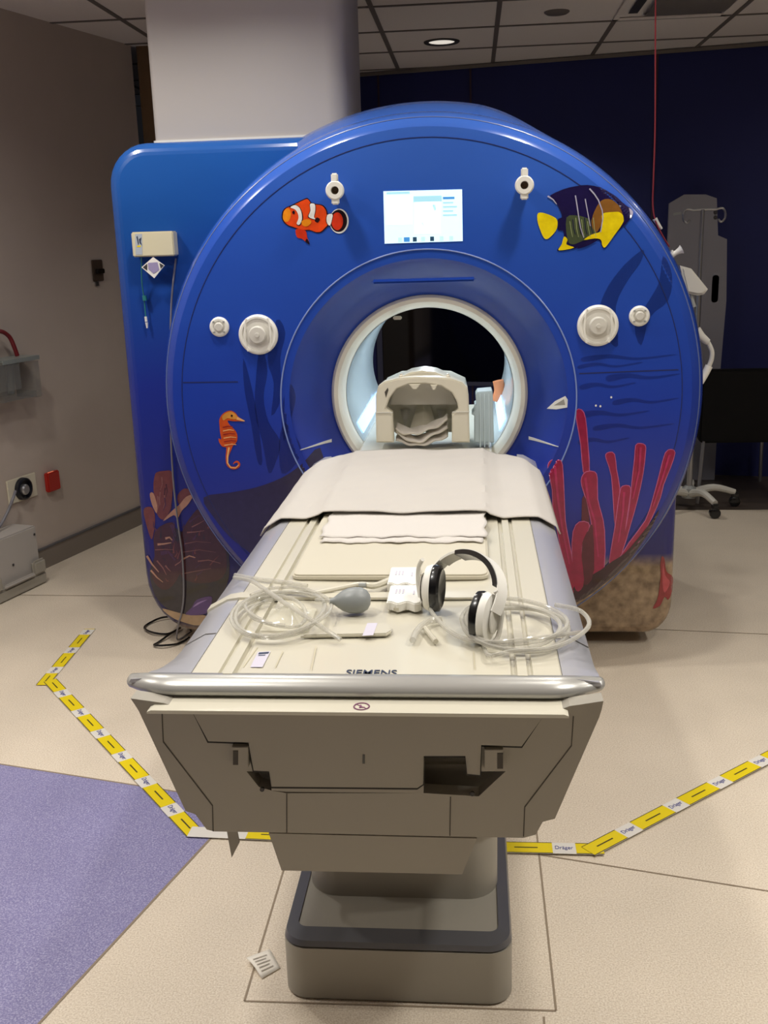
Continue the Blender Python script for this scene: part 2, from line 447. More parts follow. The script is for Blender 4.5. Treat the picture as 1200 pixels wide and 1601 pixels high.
# column (shaft housing) rising above the scanner cabinet
b = MB(); b.prism(rrect(-1.150, 3.865, -.445, 4.45, (.02, .07, .05, .05), 8), 1.905, CZ-.001, 'z')
struct(b.build('wall_column', COLUMN))
b = MB(); b.prism(rrect(-1.156, 3.859, -.439, 4.456, (.02, .07, .05, .05), 8), 1.9005, 1.912, 'z')
struct(b.build('trim_5', WHITE))

# ceiling fixtures
def downlight(x, y, label, lit):
    t = thing('downlight', label, 'ceiling light', (x, y, CZ))
    g = MB(); g.turn([(.074, -.006), (.095, -.008), (.1, -.004), (.1, 0)], Matrix.Translation((x, y, CZ)), 40)
    g.turn([(.074, -.006), (.07, .0)], Matrix.Translation((x, y, CZ)), 40); g.build('trim_ring', DGREY if not lit else WHITE2, t)
    g = MB(); g.turn([(.0001, -.003), (.04, -.003), (.072, -.002)], Matrix.Translation((x, y, CZ)), 40)
    g.build('lens', mat('lamp_lens_dim', (225, 218, 206), .4, emit=.9) if not lit else mat('lamp_lens', (255, 238, 212), .4, emit=9), t, fix=False)
    return t
t = thing('smoke_detector', 'small dark round ceiling disc beside the air vent', 'detector', (.42, 5.53, CZ))
g = MB(); g.turn([(.0001, -.012), (.05, -.012), (.062, -.004), (.062, 0)], Matrix.Translation((.42, 5.53, CZ)), 32); g.build('body', TBAR, t)
t = thing('air_vent', 'square ceiling air vent with a dark slot and pale curved blade', 'air vent', (1.0, 5.48, CZ))
g = MB()
for (x0, y0, x1, y1) in ((.72, 5.22, 1.28, 5.25), (.72, 5.74, 1.28, 5.77), (.72, 5.22, .745, 5.77), (1.255, 5.22, 1.28, 5.77)):
    g.box(((x0+x1)/2, (y0+y1)/2, CZ-.008), (x1-x0, y1-y0, .008))
g.build('frame', CEIL, t, smooth=False)
g = MB(); g.box((.80, 5.45, CZ-.0075), (.045, .34, .003)); g.build('slot', DGREY, t, smooth=False)
g = MB(); g.grid(lambda a, c: Vector((.86+.38*a, 5.27+.45*c, CZ-.006-.02*math.sin(PI*c))), 4, 12); g.build('blade', mat('vent_blade', (120, 114, 108), .4), t)

# ================================================================== MRI SCANNER
CX, CC = -.158, 1.0
FACE0 = [(.347, 3.645), (.36, 3.632), (.40, 3.598), (.44, 3.545), (.47, 3.505), (.49, 3.487), (.505, 3.480), (.853, 3.480), (.88, 3.486), (.905, 3.503),
        (.93, 3.54), (.945, 3.60), (.952, 3.68), (.956, 3.80)]
FACE = []                                       # smoothed profile
for i in range(len(FACE0)-1):
    a, c = FACE0[i], FACE0[i+1]; k = 1 if c[0] < .36 or c[0] == .853 else 3
    P_ = [Vector((q[0], q[1], 0)) for q in (FACE0[max(0, i-1)], a, c, FACE0[min(len(FACE0)-1, i+2)])]
    for j in range(k):
        t = j/k; v = P_[1] if j == 0 else .5*((2*P_[1])+(P_[2]-P_[0])*t+(2*P_[0]-5*P_[1]+4*P_[2]-P_[3])*t*t+(3*P_[1]-P_[0]-3*P_[2]+P_[3])*t**3)
        FACE.append((v.x, v.y))
FACE.append(FACE0[-1])
def face_r(r):
    if r <= FACE[0][0]: return FACE[0][1]
    for (a, ya), (c, yc) in zip(FACE, FACE[1:]):
        if r <= c: return ya+(yc-ya)*(r-a)/(c-a)
    return FACE[-1][1]
def yface(p): return 3.48 if p is None else face_r(math.hypot(p.x-CX, p.z-CC))
mri = thing('mri_scanner', 'large round blue MRI scanner with an underwater mural', 'MRI scanner', (CX, 4.1, 0))
b = MB(); b.lathe(FACE+[(.956, 4.80), (.93, 4.855), (.385, 4.855)], CX, CC, n=160); b.build('front_cover', BLUE, mri, ang=30)
n0 = [(.950, 3.655), (.975, 3.70), (1.0, 3.80), (1.017, 3.98), (1.017, 4.70), (.950, 4.72)]
b = MB(); NA = 60; vs = []; fs = []
for i in range(NA+1):
    a = math.radians(58+59*i/NA); k = min(1, i/NA*2.6); k = k*k*(3-2*k)
    for r, y in n0: vs.append((CX+(.948+(r-.948)*(.22+.78*k))*math.cos(a), y, CC+(.948+(r-.948)*(.22+.78*k))*math.sin(a)))
for i in range(NA):
    for q in range(5): fs.append((i*6+q, i*6+q+1, i*6+q+7, i*6+q+6))
fs += [tuple(range(6)), tuple(NA*6+q for q in range(6))]
b.raw(vs, fs)
b.build('top_cover', BLUE, mri, ang=30)
# cabinet housing behind the round cover
out = []
L, RT, TOP, BOT = -1.29, .745, 1.895, .055
for i in range(9): a = PI+.5*PI*i/8; out.append((L+.2+.2*math.cos(a), BOT+.24+.24*math.sin(a)))
for i in range(9): a = 1.5*PI+.5*PI*i/8; out.append((RT-.10+.10*math.cos(a), BOT+.13+.13*math.sin(a)))
RH = .925; a0 = -math.acos((RT-CX)/RH) if (RT-CX) < RH else 0
a1 = PI-math.asin((TOP-CC)/RH) if TOP-CC < RH else PI/2
for i in range(41): a = a0+(a1-a0)*i/40; out.append((CX+RH*math.cos(a), CC+RH*math.sin(a)))
for i in range(9): a = .5*PI+.5*PI*i/8; out.append((L+.145+.145*math.cos(a), TOP-.145+.145*math.sin(a)))
b = MB(); nO = len(out); loops = []
def inset(p, d):
    r = []
    for i in range(nO):
        a, c = p[i-1], p[(i+1) % nO]; dx, dy = c[0]-a[0], c[1]-a[1]; l = math.hypot(dx, dy) or 1
        r.append((p[i][0]-dy/l*d, p[i][1]+dx/l*d))
    return r
HOLE = [(CX+.60*math.cos(math.atan2(z-CC, x-CX)), CC+.60*math.sin(math.atan2(z-CC, x-CX))) for x, z in out]
loops.append([(x, 4.80, z) for x, z in HOLE]); loops.append([(x, 3.715, z) for x, z in HOLE])
for k in range(7):
    t_ = PI/2*k/6; loops.append([(x, 3.715+.045*(1-math.cos(t_)), z) for x, z in inset(out, .045*(1-math.sin(t_)))])
loops.append([(x, 4.80, z) for x, z in out]); loops.append(loops[0])
for A_, B_ in zip(loops, loops[1:]):
    b.raw(A_+B_, [(i, (i+1) % nO, nO+(i+1) % nO, nO+i) for i in range(nO)])
hous = b.build('cabinet_housing', BOXBLUE, mri, ang=30)
BXB = .045
def ybox(p):
    if p is None: return 3.715
    d = min(RT-p.x if p.z < .5 else 9, p.x-L)
    if d >= BXB: return 3.715
    d = max(d, .002); return 3.715+BXB-math.sqrt(max(0, BXB**2-(BXB-d)**2))
# plinth
b = MB(); b.prism(rrect(-1.10, 3.93, .69, 4.7, .03), 0, .06, 'z'); b.build('plinth', DGREY, mri)
b = MB(); b.box((.46, 3.915, .02), (.37, .02, .035), .004); b.build('plinth_rail', GREY, mri)
# bore liner and the cream collar
b = MB(); b.lathe([(.302, 3.69), (.300, 3.75), (.300, 4.70), (.32, 4.80), (.36, 4.862)], CX, CC, n=96); b.build('bore_liner', LINER, mri)
b = MB(); b.lathe([(.352, 3.648), (.348, 3.636), (.340, 3.630), (.326, 3.634), (.315, 3.652), (.304, 3.685), (.302, 3.70)], CX, CC, n=120); b.build('bore_collar', mat('collar_cream', (240, 235, 220), .4), mri)
b = MB()
for i in range(97):
    pass
b.tube([(CX+.505*math.cos(a), 3.4795, CC+.505*math.sin(a)) for a in [2*PI*i/120 for i in range(120)]], .0028, 6, closed=True); b.build('inner_trim_ring', RINGL, mri)
b = MB(); b.tube([(CX+.918*math.cos(a), 3.519, CC+.918*math.sin(a)) for a in [2*PI*i/140 for i in range(140)]], .0028, 6, closed=True); b.build('outer_trim_ring', mat('trim_greyblue', (96, 112, 160), .3), mri)
b = MB(); b.tube([(CX+.853*math.cos(a), 3.4802, CC+.853*math.sin(a)) for a in [2*PI*i/140 for i in range(140)]], .0018, 5, closed=True); b.build('face_seam', mat('seam_blue', (22, 34, 92), .5), mri)
# panel joints on the face
SEAMB = mat('seam_blue', (22, 34, 92), .5)
for pl in ([(286, 598), (329, 597.5), (372, 597)], [(905, 584), (980, 581), (1060, 578)]):
    b = MB(); decal(b, streak(pl, .9), yface, .0006, smooth=0); b.build('panel_joint', SEAMB, mri, fix=False)
# slim light bar above the bore
b = MB(); b.box(py(662, 438, 3.49)+Vector((0, -.012, 0)), (.345, .024, .014), .006); b.build('bell_ledge', BLUE, mri)
# docking wings: thin white fins at table height
for s in (-1, 1):
    b = MB(); pts = []
    for t_ in [i/10 for i in range(11)]:
        r = .385+.095*t_; a = math.atan2(-.155-.012*t_, s*math.sqrt(max(.01, r*r-.16**2)))
        pts.append(Vector((CX+r*math.cos(a), face_r(r)-.004, CC+r*math.sin(a))))
    vs = [];
    for i, p in enumerate(pts):
        h = .0045*(1-i/10)+.0008; vs += [p+Vector((0, 0, h)), p-Vector((0, 0, h)), p+Vector((0, .01, h)), p+Vector((0, .01, -h))]
    fs = []
    for i in range(10):
        k = i*4; fs += [(k, k+4, k+5, k+1), (k+2, k+3, k+7, k+6), (k, k+2, k+6, k+4), (k+1, k+5, k+7, k+3)]
    b.raw(vs, fs); b.build('docking_fin', WHITE, mri)
# bore lights
for s in (-1, 1):
    b = MB(); A0, A1 = (math.radians(203), math.radians(212)) if s < 0 else (math.radians(-32), math.radians(-22))
    b.lathe([(.297, 3.76), (.297, 4.62)], CX, CC, A0, A1, 6); b.build('bore_light', mat('bore_light', (176, 212, 255), .3, emit=1.25), mri, fix=False)
# small notch block on the collar
b = MB(); b.box(py(621, 497, 3.66), (.03, .02, .012), .003); b.build('collar_clip', CREAM, mri)

# control display
dsp = MB(); q = [py(u, v, 3.478) for u, v in ((599, 299), (722, 296), (723, 377), (601, 381))]
dsp.raw([p+Vector((0, .0018, 0)) for p in q]+[p for p in q], [(4, 5, 6, 7), (0, 1, 5, 4), (1, 2, 6, 5), (2, 3, 7, 6), (3, 0, 4, 7)])
disp = dsp.build('control_display', mat('screen_glow', (206, 236, 244), .3, emit=.72), mri, smooth=False, fix=False)
b = MB()
def scr(u0, v0, u1, v1, m):
    b.raw([py(u, v, 3.4772) for u, v in ((u0, v0), (u1, v0-(u1-u0)*.028), (u1+.2, v1-(u1-u0)*.028), (u0+.2, v1))], [(0, 1, 2, 3)], m)
scr(604, 300.5, 640, 303.5, 2)
scr(604, 306, 644, 352, 3)
scr(646, 307, 690, 316, 2); scr(648, 316, 688, 366, 3)
scr(676, 320, 681, 329, 2); scr(651, 348, 662, 360, 4)
scr(692, 308, 710, 311.5, 1)
for k in range(4): scr(692, 316+k*6.5, 708+(k % 2)*6, 318+k*6.5, 2)
for k, (x, m) in enumerate(((622, 4), (631, 1), (645, 5), (658, 4), (672, 5), (687, 4), (702, 4))):
    scr(x, 371.5-k*.4, x+(9 if k == 1 else 6), 378.5-k*.4, m)
for nm, c in (('screen_blue', (60, 130, 195)), ('screen_pale_blue', (150, 200, 215)), ('screen_white', (240, 252, 252)), ('screen_teal', (178, 214, 216)), ('screen_dark', (30, 60, 84))):
    mat(nm, c, .4, emit=.72)
b.build('screen_content', [BLACK, _M['screen_blue'], _M['screen_pale_blue'], _M['screen_white'], _M['screen_teal'], _M['screen_dark']], disp, smooth=False, fix=False)

# dials, jacks
FR = Matrix.Rotation(PI/2, 4, 'X')     # local +z points to the camera side (-y)
def face_M(u, v, y=3.48): return Matrix.Translation(py(u, v, y)) @ FR
def big_dial(u, v):
    M = face_M(u, v); p = MB()
    p.turn([(.068, 0), (.067, .008), (.061, .013), (.055, .013), (.054, .009), (.0005, .009)], M, 48); d = p.build('round_dial', WHITE, mri)
    for s in (-1, 1):                    # two raised side rims
        p = MB(); p.tube([M @ Vector((s*(.034+.010*math.cos(t_)), .056*math.sin(t_), .011)) for t_ in [(-1+2*i/12)*1.35 for i in range(13)]], .0035, 6); p.build('rim', WHITE, d)
    p = MB(); p.turn([(.042, .009), (.042, .011), (.030, .012), (.030, .022), (.026, .026), (.008, .027), (.007, .03), (.0005, .03)], M, 36); p.build('knob', WHITE2, d)
def small_dial(u, v):
    M = face_M(u, v); p = MB()
    p.turn([(.034, 0), (.033, .006), (.028, .010), (.021, .010), (.020, .007), (.0005, .007)], M, 36); d = p.build('small_dial', WHITE, mri)
    p = MB(); p.turn([(.016, .007), (.016, .013), (.012, .016), (.0005, .016)], M, 28); p.build('knob', WHITE2, d)
    for k in range(4):
        p = MB(); a = PI/4+k*PI/2; p.box(M @ Vector((.0245*math.cos(a), .0245*math.sin(a), .0105)), (.007, .002, .005)); p.build('tick', GREY, d, smooth=False)
big_dial(404, 523); big_dial(934, 509); small_dial(343, 511); small_dial(999, 494)
def laser_port(u, v):
    M = face_M(u, v); p = MB()
    p.turn([(.020, 0), (.020, .045), (.029, .050), (.030, .062), (.026, .068), (.013, .068), (.012, .055), (.0005, .055)], M, 36)
    for z0, z1, w in ((.024, .053, .011), (-.044, -.020, .0125)):
        p.box(M @ Vector((0, (z0+z1)/2, .056)), (2*w, .018, z1-z0), .004, 3)
    d = p.build('laser_port', WHITE, mri)
    p = MB(); p.turn([(.0125, .0555), (.0005, .057)], M, 24); p.build('lens', mat('lens_dark', (60, 45, 30), .15), d)
laser_port(527, 299); laser_port(818, 291)

# ---- mural pictures (printed on the cover)
LIFT = .0016
PR = lambda n, c: mat('print_'+n, c, .22, coat=.4, noise=.3, nscale=45)
PA = lambda n, c, a: mat('print_'+n, c, .22, coat=.4, alpha=a)
# clownfish
C1 = (420, 260, 7.5); b = MB()
body = [(165, 600), (175, 530), (210, 490), (270, 465), (340, 430), (400, 402), (450, 385), (480, 412), (500, 440), (545, 450), (600, 455), (640, 475), (670, 520), (682, 572), (715, 575), (735, 600), (722, 660), (690, 690), (660, 720), (610, 765), (550, 770), (480, 745), (400, 745), (300, 715), (230, 690), (185, 650)]
decal(b, cv([(x+(x-430)*.05, y+(y-600)*.06) for x, y in body], *C1), yface, LIFT, 1)
decal(b, cv(body, *C1), yface, LIFT*1.3, 0)
decal(b, cv([(825+112*math.cos(a), 642+146*math.sin(a)) for a in [2*PI*i/20 for i in range(20)]], *C1), yface, LIFT*1.1, 2)
decal(b, cv([(818+100*math.cos(a), 640+130*math.sin(a)) for a in [2*PI*i/20 for i in range(20)]], *C1), yface, LIFT*1.3, 1)
decal(b, cv([(803+68*math.cos(a), 645+104*math.sin(a)) for a in [2*PI*i/20 for i in range(20)]], *C1), yface, LIFT*1.5, 3)
decal(b, cv([(320, 735), (430, 755), (450, 830), (480, 910), (440, 890), (390, 850), (330, 830)], *C1), yface, LIFT*1.3, 3)
decal(b, cv([(450, 850), (482, 915), (430, 885)], *C1), yface, LIFT*1.5, 1)
decal(b, cv([(165, 600), (180, 525), (235, 492), (262, 560), (235, 640), (190, 650)], *C1), yface, LIFT*1.5, 4)
for w in ([(255, 482), (310, 455), (362, 490), (388, 560), (388, 630), (360, 685), (328, 672), (350, 610), (340, 550), (308, 505)],
          [(485, 443), (540, 445), (545, 520), (532, 590), (545, 622), (468, 592), (490, 520)], [(688, 570), (748, 563), (738, 640), (715, 697), (680, 652)]):
    cx_, cy_ = sum(p[0] for p in w)/len(w), sum(p[1] for p in w)/len(w)
    decal(b, cv([(cx_+(x-cx_)*1.22, cy_+(y-cy_)*1.08) for x, y in w], *C1), yface, LIFT*1.6, 1)
    decal(b, cv(w, *C1), yface, LIFT*1.9, 2)
decal(b, cv([(390, 640), (470, 620), (500, 660), (450, 705), (395, 690)], *C1), yface, LIFT*1.7, 4)
decal(b, cv([(540, 640), (560, 600), (600, 620), (575, 660)], *C1), yface, LIFT*1.7, 1)
decal(b, cv([(292+16*math.cos(a), 540+20*math.sin(a)) for a in [2*PI*i/8 for i in range(8)]], *C1), yface, LIFT*2, 1)
b.build('clownfish_print', [PR('orange', (226, 74, 26)), PR('black', (34, 18, 26)), PR('white', (236, 232, 224)), PR('red_orange', (206, 54, 28)), PR('amber', (240, 140, 28))], mri, fix=False, smooth=False)
# angelfish
C2 = (780, 250, 5.217); b = MB()
decal(b, cv([(415, 290), (520, 240), (620, 215), (720, 205), (820, 225), (900, 268), (960, 308), (1020, 368), (1070, 398), (1086, 440), (1065, 482), (1020, 532), (960, 592), (900, 660), (858, 720), (835, 700), (825, 662), (780, 652), (700, 692), (600, 727), (470, 742), (510, 690), (528, 620), (520, 578), (482, 572), (470, 522), (482, 480), (512, 468), (500, 420), (470, 362), (432, 322)], *C2), yface, LIFT, 0, smooth=2)
decal(b, cv([(318, 433), (380, 438), (460, 475), (476, 520), (460, 580), (402, 640), (365, 637), (330, 560), (311, 490)], *C2), yface, LIFT*1.3, 1)
decal(b, cv([(548, 470), (640, 455), (700, 470), (760, 500), (800, 590), (760, 640), (680, 660), (600, 690), (556, 650)], *C2), yface, LIFT*1.3, 2)
decal(b, cv([(752, 520), (775, 420), (835, 330), (915, 325), (985, 385), (1008, 450), (900, 455), (840, 520), (790, 590)], *C2), yface, LIFT*1.5, 3)
decal(b, cv([(840, 440), (930, 425), (985, 430), (1018, 480), (985, 550), (940, 610), (900, 668), (858, 716), (838, 692), (828, 652), (780, 640), (690, 652), (760, 605), (820, 585), (838, 510)], *C2), yface, LIFT*1.8, 1)
decal(b, cv([(528, 625), (556, 650), (548, 690), (610, 716), (485, 738), (508, 690)], *C2), yface, LIFT*1.6, 1)
decal(b, cv([(640, 715), (740, 665), (800, 655), (720, 700), (650, 722)], *C2), yface, LIFT*1.6, 0)
for pts, w in (([(735, 235), (775, 280), (808, 330), (838, 410), (845, 470), (825, 590)], 6), ([(620, 290), (632, 360), (645, 450), (662, 550), (688, 635)], 5), ([(700, 318), (715, 400), (730, 480), (742, 540)], 4.5)):
    decal(b, cv(streak(pts, w, w*.6), *C2), yface, LIFT*2.1, 4, smooth=0)
decal(b, cv([(920, 290), (1000, 352), (1050, 400), (1058, 470), (1018, 536), (1012, 470), (985, 390)], *C2), yface, LIFT*2, 0)
decal(b, cv([(1052, 396), (1086, 430), (1068, 482), (1060, 430)], *C2), yface, LIFT*2.3, 4)
decal(b, cv(streak([(395, 295), (440, 325), (468, 362)], 7, 3), *C2), yface, LIFT*1.4, 4, smooth=0)
for k in range(9):
    x = 575+k*24; decal(b, cv(streak([(x, 500-(k % 3)*14), (x+8, 560), (x+22, 630-(k % 2)*20)], 3, 2), *C2), yface, LIFT*2, 0 if k % 2 else 6, smooth=0)
b.build('angelfish_print', [PR('indigo', (26, 18, 66)), PR('yellow', (238, 206, 18)), PR('olive', (70, 80, 56)), PR('ochre', (132, 88, 38)), PR('pale', (176, 172, 196)), PR('brown_pink', (150, 100, 80)), PR('olive_light', (150, 160, 110))], mri, fix=False, smooth=False)
# seahorse
C3 = (310, 470, 5.717); b = MB()
sea = [(188, 1062), (220, 1010), (280, 982), (330, 1002), (360, 1040), (415, 1076), (350, 1077), (310, 1077), (262, 1072), (282, 1112), (330, 1160), (350, 1210), (342, 1262), (308, 1300), (292, 1340), (272, 1390), (266, 1446), (290, 1478), (330, 1483), (353, 1466), (348, 1447), (326, 1452), (310, 1465), (322, 1440), (350, 1430), (374, 1455), (366, 1487), (330, 1507), (290, 1502), (254, 1470), (244, 1400), (250, 1330), (245, 1310), (212, 1302), (185, 1262), (183, 1230), (205, 1240), (195, 1180), (190, 1120)]
decal(b, cv(sea, *C3), yface, LIFT, 0)
decal(b, cv([(215, 1030), (280, 990), (335, 1015), (350, 1050), (310, 1060), (262, 1050), (225, 1070)], *C3), yface, LIFT*1.4, 1)
decal(b, cv(streak([(345, 1050), (415, 1076)], 14, 4), *C3), yface, LIFT*1.6, 2, smooth=0)
for k in range(6):
    y = 1115+k*32; decal(b, cv(streak([(218+k*3, y+18), (270+k*6, y+6), (310+min(k, 3)*10, y+12)], 4.5, 3), *C3), yface, LIFT*1.6, 2 if k % 2 else 3, smooth=0)
decal(b, cv(streak([(275, 1310), (262, 1390), (262, 1450), (290, 1490), (335, 1494), (362, 1466)], 8, 4), *C3), yface, LIFT*1.6, 2, smooth=0)
decal(b, cv([(300+9*math.cos(a), 1028+10*math.sin(a)) for a in [2*PI*i/8 for i in range(8)]], *C3), yface, LIFT*2, 4)
b.build('seahorse_print', [PR('rust', (196, 78, 28)), PR('tan_orange', (206, 140, 60)), PR('sand_tan', (226, 170, 110)), PR('dark_red', (140, 34, 30)), PR('black', (34, 18, 26))], mri, fix=False, smooth=False)
# red tube coral on the lower right
C4 = (840, 600, 4.446); b = MB()
def tubes(poly, m, k=1.0, edge=True):
    P_ = cv(poly, *C4); n = len(P_)
    if edge:
        cx_ = sum(p[0] for p in P_)/n; q = []
        ar = sum(P_[i][0]*P_[(i+1) % n][1]-P_[(i+1) % n][0]*P_[i][1] for i in range(n)); sgn = 1 if ar > 0 else -1
        for i in range(n):
            a, c = P_[i-1], P_[(i+1) % n]; dx, dy = c[0]-a[0], c[1]-a[1]; l = math.hypot(dx, dy) or 1
            q.append((P_[i][0]+sgn*dy/l*1.2, P_[i][1]-sgn*dx/l*1.2))
        decal(b, q, yface, LIFT*1.5*(k-.35), 2, smooth=2)
    decal(b, P_, yface, LIFT*1.5*k, m, smooth=2)
tubes([(270, 185), (305, 183), (330, 240), (345, 400), (357, 610), (320, 612), (302, 420), (276, 270)], 0, 1.0)
tubes([(475, 492), (500, 477), (532, 490), (546, 600), (567, 720), (560, 850), (538, 990), (530, 850), (515, 640), (482, 530)], 0, 1.0)
tubes([(683, 428), (712, 416), (745, 428), (746, 480), (730, 620), (692, 800), (642, 980), (590, 1150), (580, 1120), (618, 980), (642, 830), (660, 650), (675, 520)], 0, 1.2)
tubes([(888, 482), (926, 458), (952, 478), (920, 580), (872, 700), (850, 790), (790, 930), (690, 1110), (600, 1230), (545, 1260), (640, 1100), (750, 950), (802, 800), (850, 620)], 0, 1.0)
tubes([(308, 800), (336, 800), (362, 960), (360, 1100), (310, 1100)], 1, 1.1, False)
tubes([(308, 650), (338, 612), (395, 613), (412, 660), (414, 800), (440, 900), (462, 1020), (458, 1290), (385, 1320), (388, 1120), (372, 950), (338, 800), (308, 705)], 0, 1.4)
tubes([(575, 745), (590, 712), (635, 710), (642, 760), (622, 900), (602, 1050), (582, 1180), (500, 1270), (512, 1150), (538, 1000), (558, 850)], 0, 1.5)
tubes([(78, 600), (84, 550), (112, 530), (150, 532), (170, 565), (182, 780), (190, 950), (212, 1080), (242, 1240), (275, 1420), (262, 1500), (222, 1360), (160, 1130), (132, 980), (108, 850), (104, 740)], 0, 1.5)
tubes([(36, 745), (64, 742), (95, 850), (112, 930), (120, 980), (80, 890), (50, 800)], 0, 1.1)
tubes([(310, 1100), (350, 1020), (382, 980), (392, 1290), (350, 1390), (305, 1360)], 1, 1.6)
tubes([(248, 1025), (290, 960), (350, 966), (352, 1010), (312, 1090), (305, 1200), (322, 1360), (300, 1430), (258, 1420), (240, 1200)], 0, 1.8)
decal(b, cv([(255, 1520), (245, 1420), (300, 1370), (440, 1290), (520, 1230), (600, 1180), (690, 1080), (800, 940), (850, 860), (790, 990), (700, 1130), (600, 1260), (500, 1350), (400, 1430)], *C4), yface, LIFT*2.2, 3, smooth=2)
for pts in ([(330, 650), (350, 800), (395, 950), (420, 1200)], [(600, 750), (590, 900), (560, 1100)], [(120, 570), (140, 800), (170, 1000), (220, 1250)], [(715, 440), (705, 600), (660, 800)], [(915, 490), (870, 640), (800, 850)]):
    decal(b, cv(streak(pts, 9, 5), *C4), yface, LIFT*3.0, 4, smooth=0)
b.build('red_coral_print', [PR('crimson', (142, 20, 62)), PR('maroon', (84, 20, 40)), PR('pink_edge', (190, 92, 140)), PR('deep_maroon', (48, 14, 28)), PR('crimson_light', (166, 34, 84))], mri, fix=False, smooth=False)
# dark kelp, water shade and rock printed on the face
for poly in ([(403, 560), (410, 545), (418, 580), (412, 620), (420, 660), (438, 690), (432, 720), (420, 740), (410, 690), (398, 640)], [(432, 500), (418, 560), (428, 600), (424, 650), (440, 620), (438, 560), (446, 520)],
             [(446, 660), (436, 690), (440, 740), (462, 726), (470, 700), (460, 680)], [(380, 560), (392, 600), (402, 650), (410, 720), (402, 720), (392, 660), (382, 610)], [(452, 600), (440, 640), (444, 690), (456, 650), (462, 620)],
             [(936, 490), (946, 455), (966, 425), (985, 405), (1006, 390), (1000, 412), (980, 440), (962, 480), (966, 540), (950, 530)],
             [(1036, 400), (1050, 430), (1044, 470), (1016, 495), (1002, 540), (992, 510), (1014, 470), (1030, 440)]):
    b = MB(); decal(b, poly, yface, .0007, 0); b.build('kelp_print', PA('kelp', (20, 30, 92), .38), mri, fix=False, smooth=False)
for k, (x0, x1, y, w_) in enumerate(((912, 1050, 560, 4), (905, 1000, 572, 3), (950, 1058, 590, 5), (908, 990, 604, 4), (960, 1056, 628, 4), (906, 1010, 648, 5), (930, 1048, 668, 4), (905, 980, 690, 4))):
    b = MB(); decal(b, streak([(x0, y+2), (x0+(x1-x0)*.3, y-3), (x0+(x1-x0)*.6, y+1), (x1, y-5)], w_, 1.2), yface, .0006, 0); b.build('wave_print', PA('water', (26, 36, 104), .3), mri, fix=False, smooth=False)
b = MB(); decal(b, [(318, 778), (360, 770), (400, 762), (440, 747), (470, 727), (500, 700), (505, 760), (480, 830), (420, 890), (390, 864), (360, 840), (335, 810)], yface, .0009, 0); b.build('rock_print', PR('rock', (40, 34, 66)), mri, fix=False, smooth=False)
# small specks printed
for u, v in ((931, 634), (938, 635), (955, 621)):
    b = MB(); decal(b, [(u+1.6*math.cos(a), v+1.8*math.sin(a)) for a in [2*PI*i/8 for i in range(8)]], yface, LIFT, 0, smooth=0); b.build('bubble_print', PR('white', (236, 232, 224)), mri, fix=False, smooth=False)
# white pointed sticker on the bell
b = MB(); decal(b, [(855, 639), (868, 627), (884, 619), (888, 625), (887, 637), (870, 640)], yface, .002, 0, smooth=0); decal(b, [(866, 634), (882, 624), (884, 633)], yface, .0026, 1, smooth=0)
b.build('pointed_sticker', [WHITE, PANEL], mri, fix=False, smooth=False)
# brown coral printed on the cabinet
C5 = (180, 700, 5.336); b = MB()
def bx(poly, m, k=1.0, sm=3): decal(b, cv(poly, *C5), ybox, LIFT*k, m, smooth=sm)
bx([(290, 1040), (330, 900), (330, 720), (480, 660), (560, 700), (700, 640), (860, 700), (950, 900), (930, 1150), (780, 1350), (640, 1390), (520, 1380), (420, 1330), (330, 1220)], 1, .8)
bx([(330, 235), (350, 203), (410, 192), (472, 198), (488, 300), (472, 400), (450, 540), (400, 600), (345, 540), (320, 340)], 0, 1.2)
bx([(240, 525), (268, 492), (318, 508), (334, 600), (320, 720), (300, 760), (262, 640)], 0, 1.1)
bx([(520, 400), (580, 338), (645, 372), (600, 430), (540, 480)], 0, 1.2)
bx([(330, 700), (480, 620), (510, 760), (560, 980), (480, 1150), (390, 1180), (310, 1080), (330, 900)], 2, 1.3)
bx([(560, 700), (620, 590), (700, 505), (760, 560), (810, 680), (900, 800), (930, 920), (900, 1080), (720, 1130), (560, 1080), (510, 900)], 2, 1.2)
bx([(290, 385), (320, 378), (352, 480), (345, 545), (308, 470)], 3, 1.6)
bx([(432, 470), (460, 372), (478, 380), (470, 470), (450, 540)], 0, 1.7)
bx([(400, 612), (470, 530), (540, 470), (590, 410), (652, 392), (610, 470), (560, 520), (520, 590), (490, 560)], 3, 1.7)
for pts, w in (([(355, 805), (410, 800), (470, 790)], 9), ([(420, 755), (455, 745), (478, 770)], 10), ([(335, 850), (420, 845), (490, 850)], 4), ([(600, 705), (670, 700), (745, 690)], 6), ([(640, 660), (700, 630), (745, 605)], 5), ([(690, 945), (780, 935), (880, 962)], 6), ([(560, 930), (620, 900), (670, 915)], 8),
               ([(270, 900), (310, 970), (365, 1035)], 9), ([(350, 940), (400, 1000), (430, 1060)], 6), ([(420, 980), (440, 1005), (465, 1030)], 6), ([(300, 1020), (350, 1080), (400, 1120)], 7), ([(560, 1050), (660, 1030), (800, 1005)], 4), ([(500, 980), (545, 950), (560, 920)], 5), ([(580, 800), (680, 780), (800, 790)], 3), ([(560, 870), (700, 850), (840, 870)], 3)):
    bx(streak(pts, w, w*.4), 4 if w < 7 else 3, 2.0, 0)
for pts, w in (([(470, 640), (500, 720), (480, 790)], 16), ([(380, 880), (440, 870), (480, 900)], 18), ([(620, 620), (700, 560), (760, 640)], 8)):
    bx(streak(pts, w, w*.5), 5, 1.8, 0)
rg = random.Random(5)
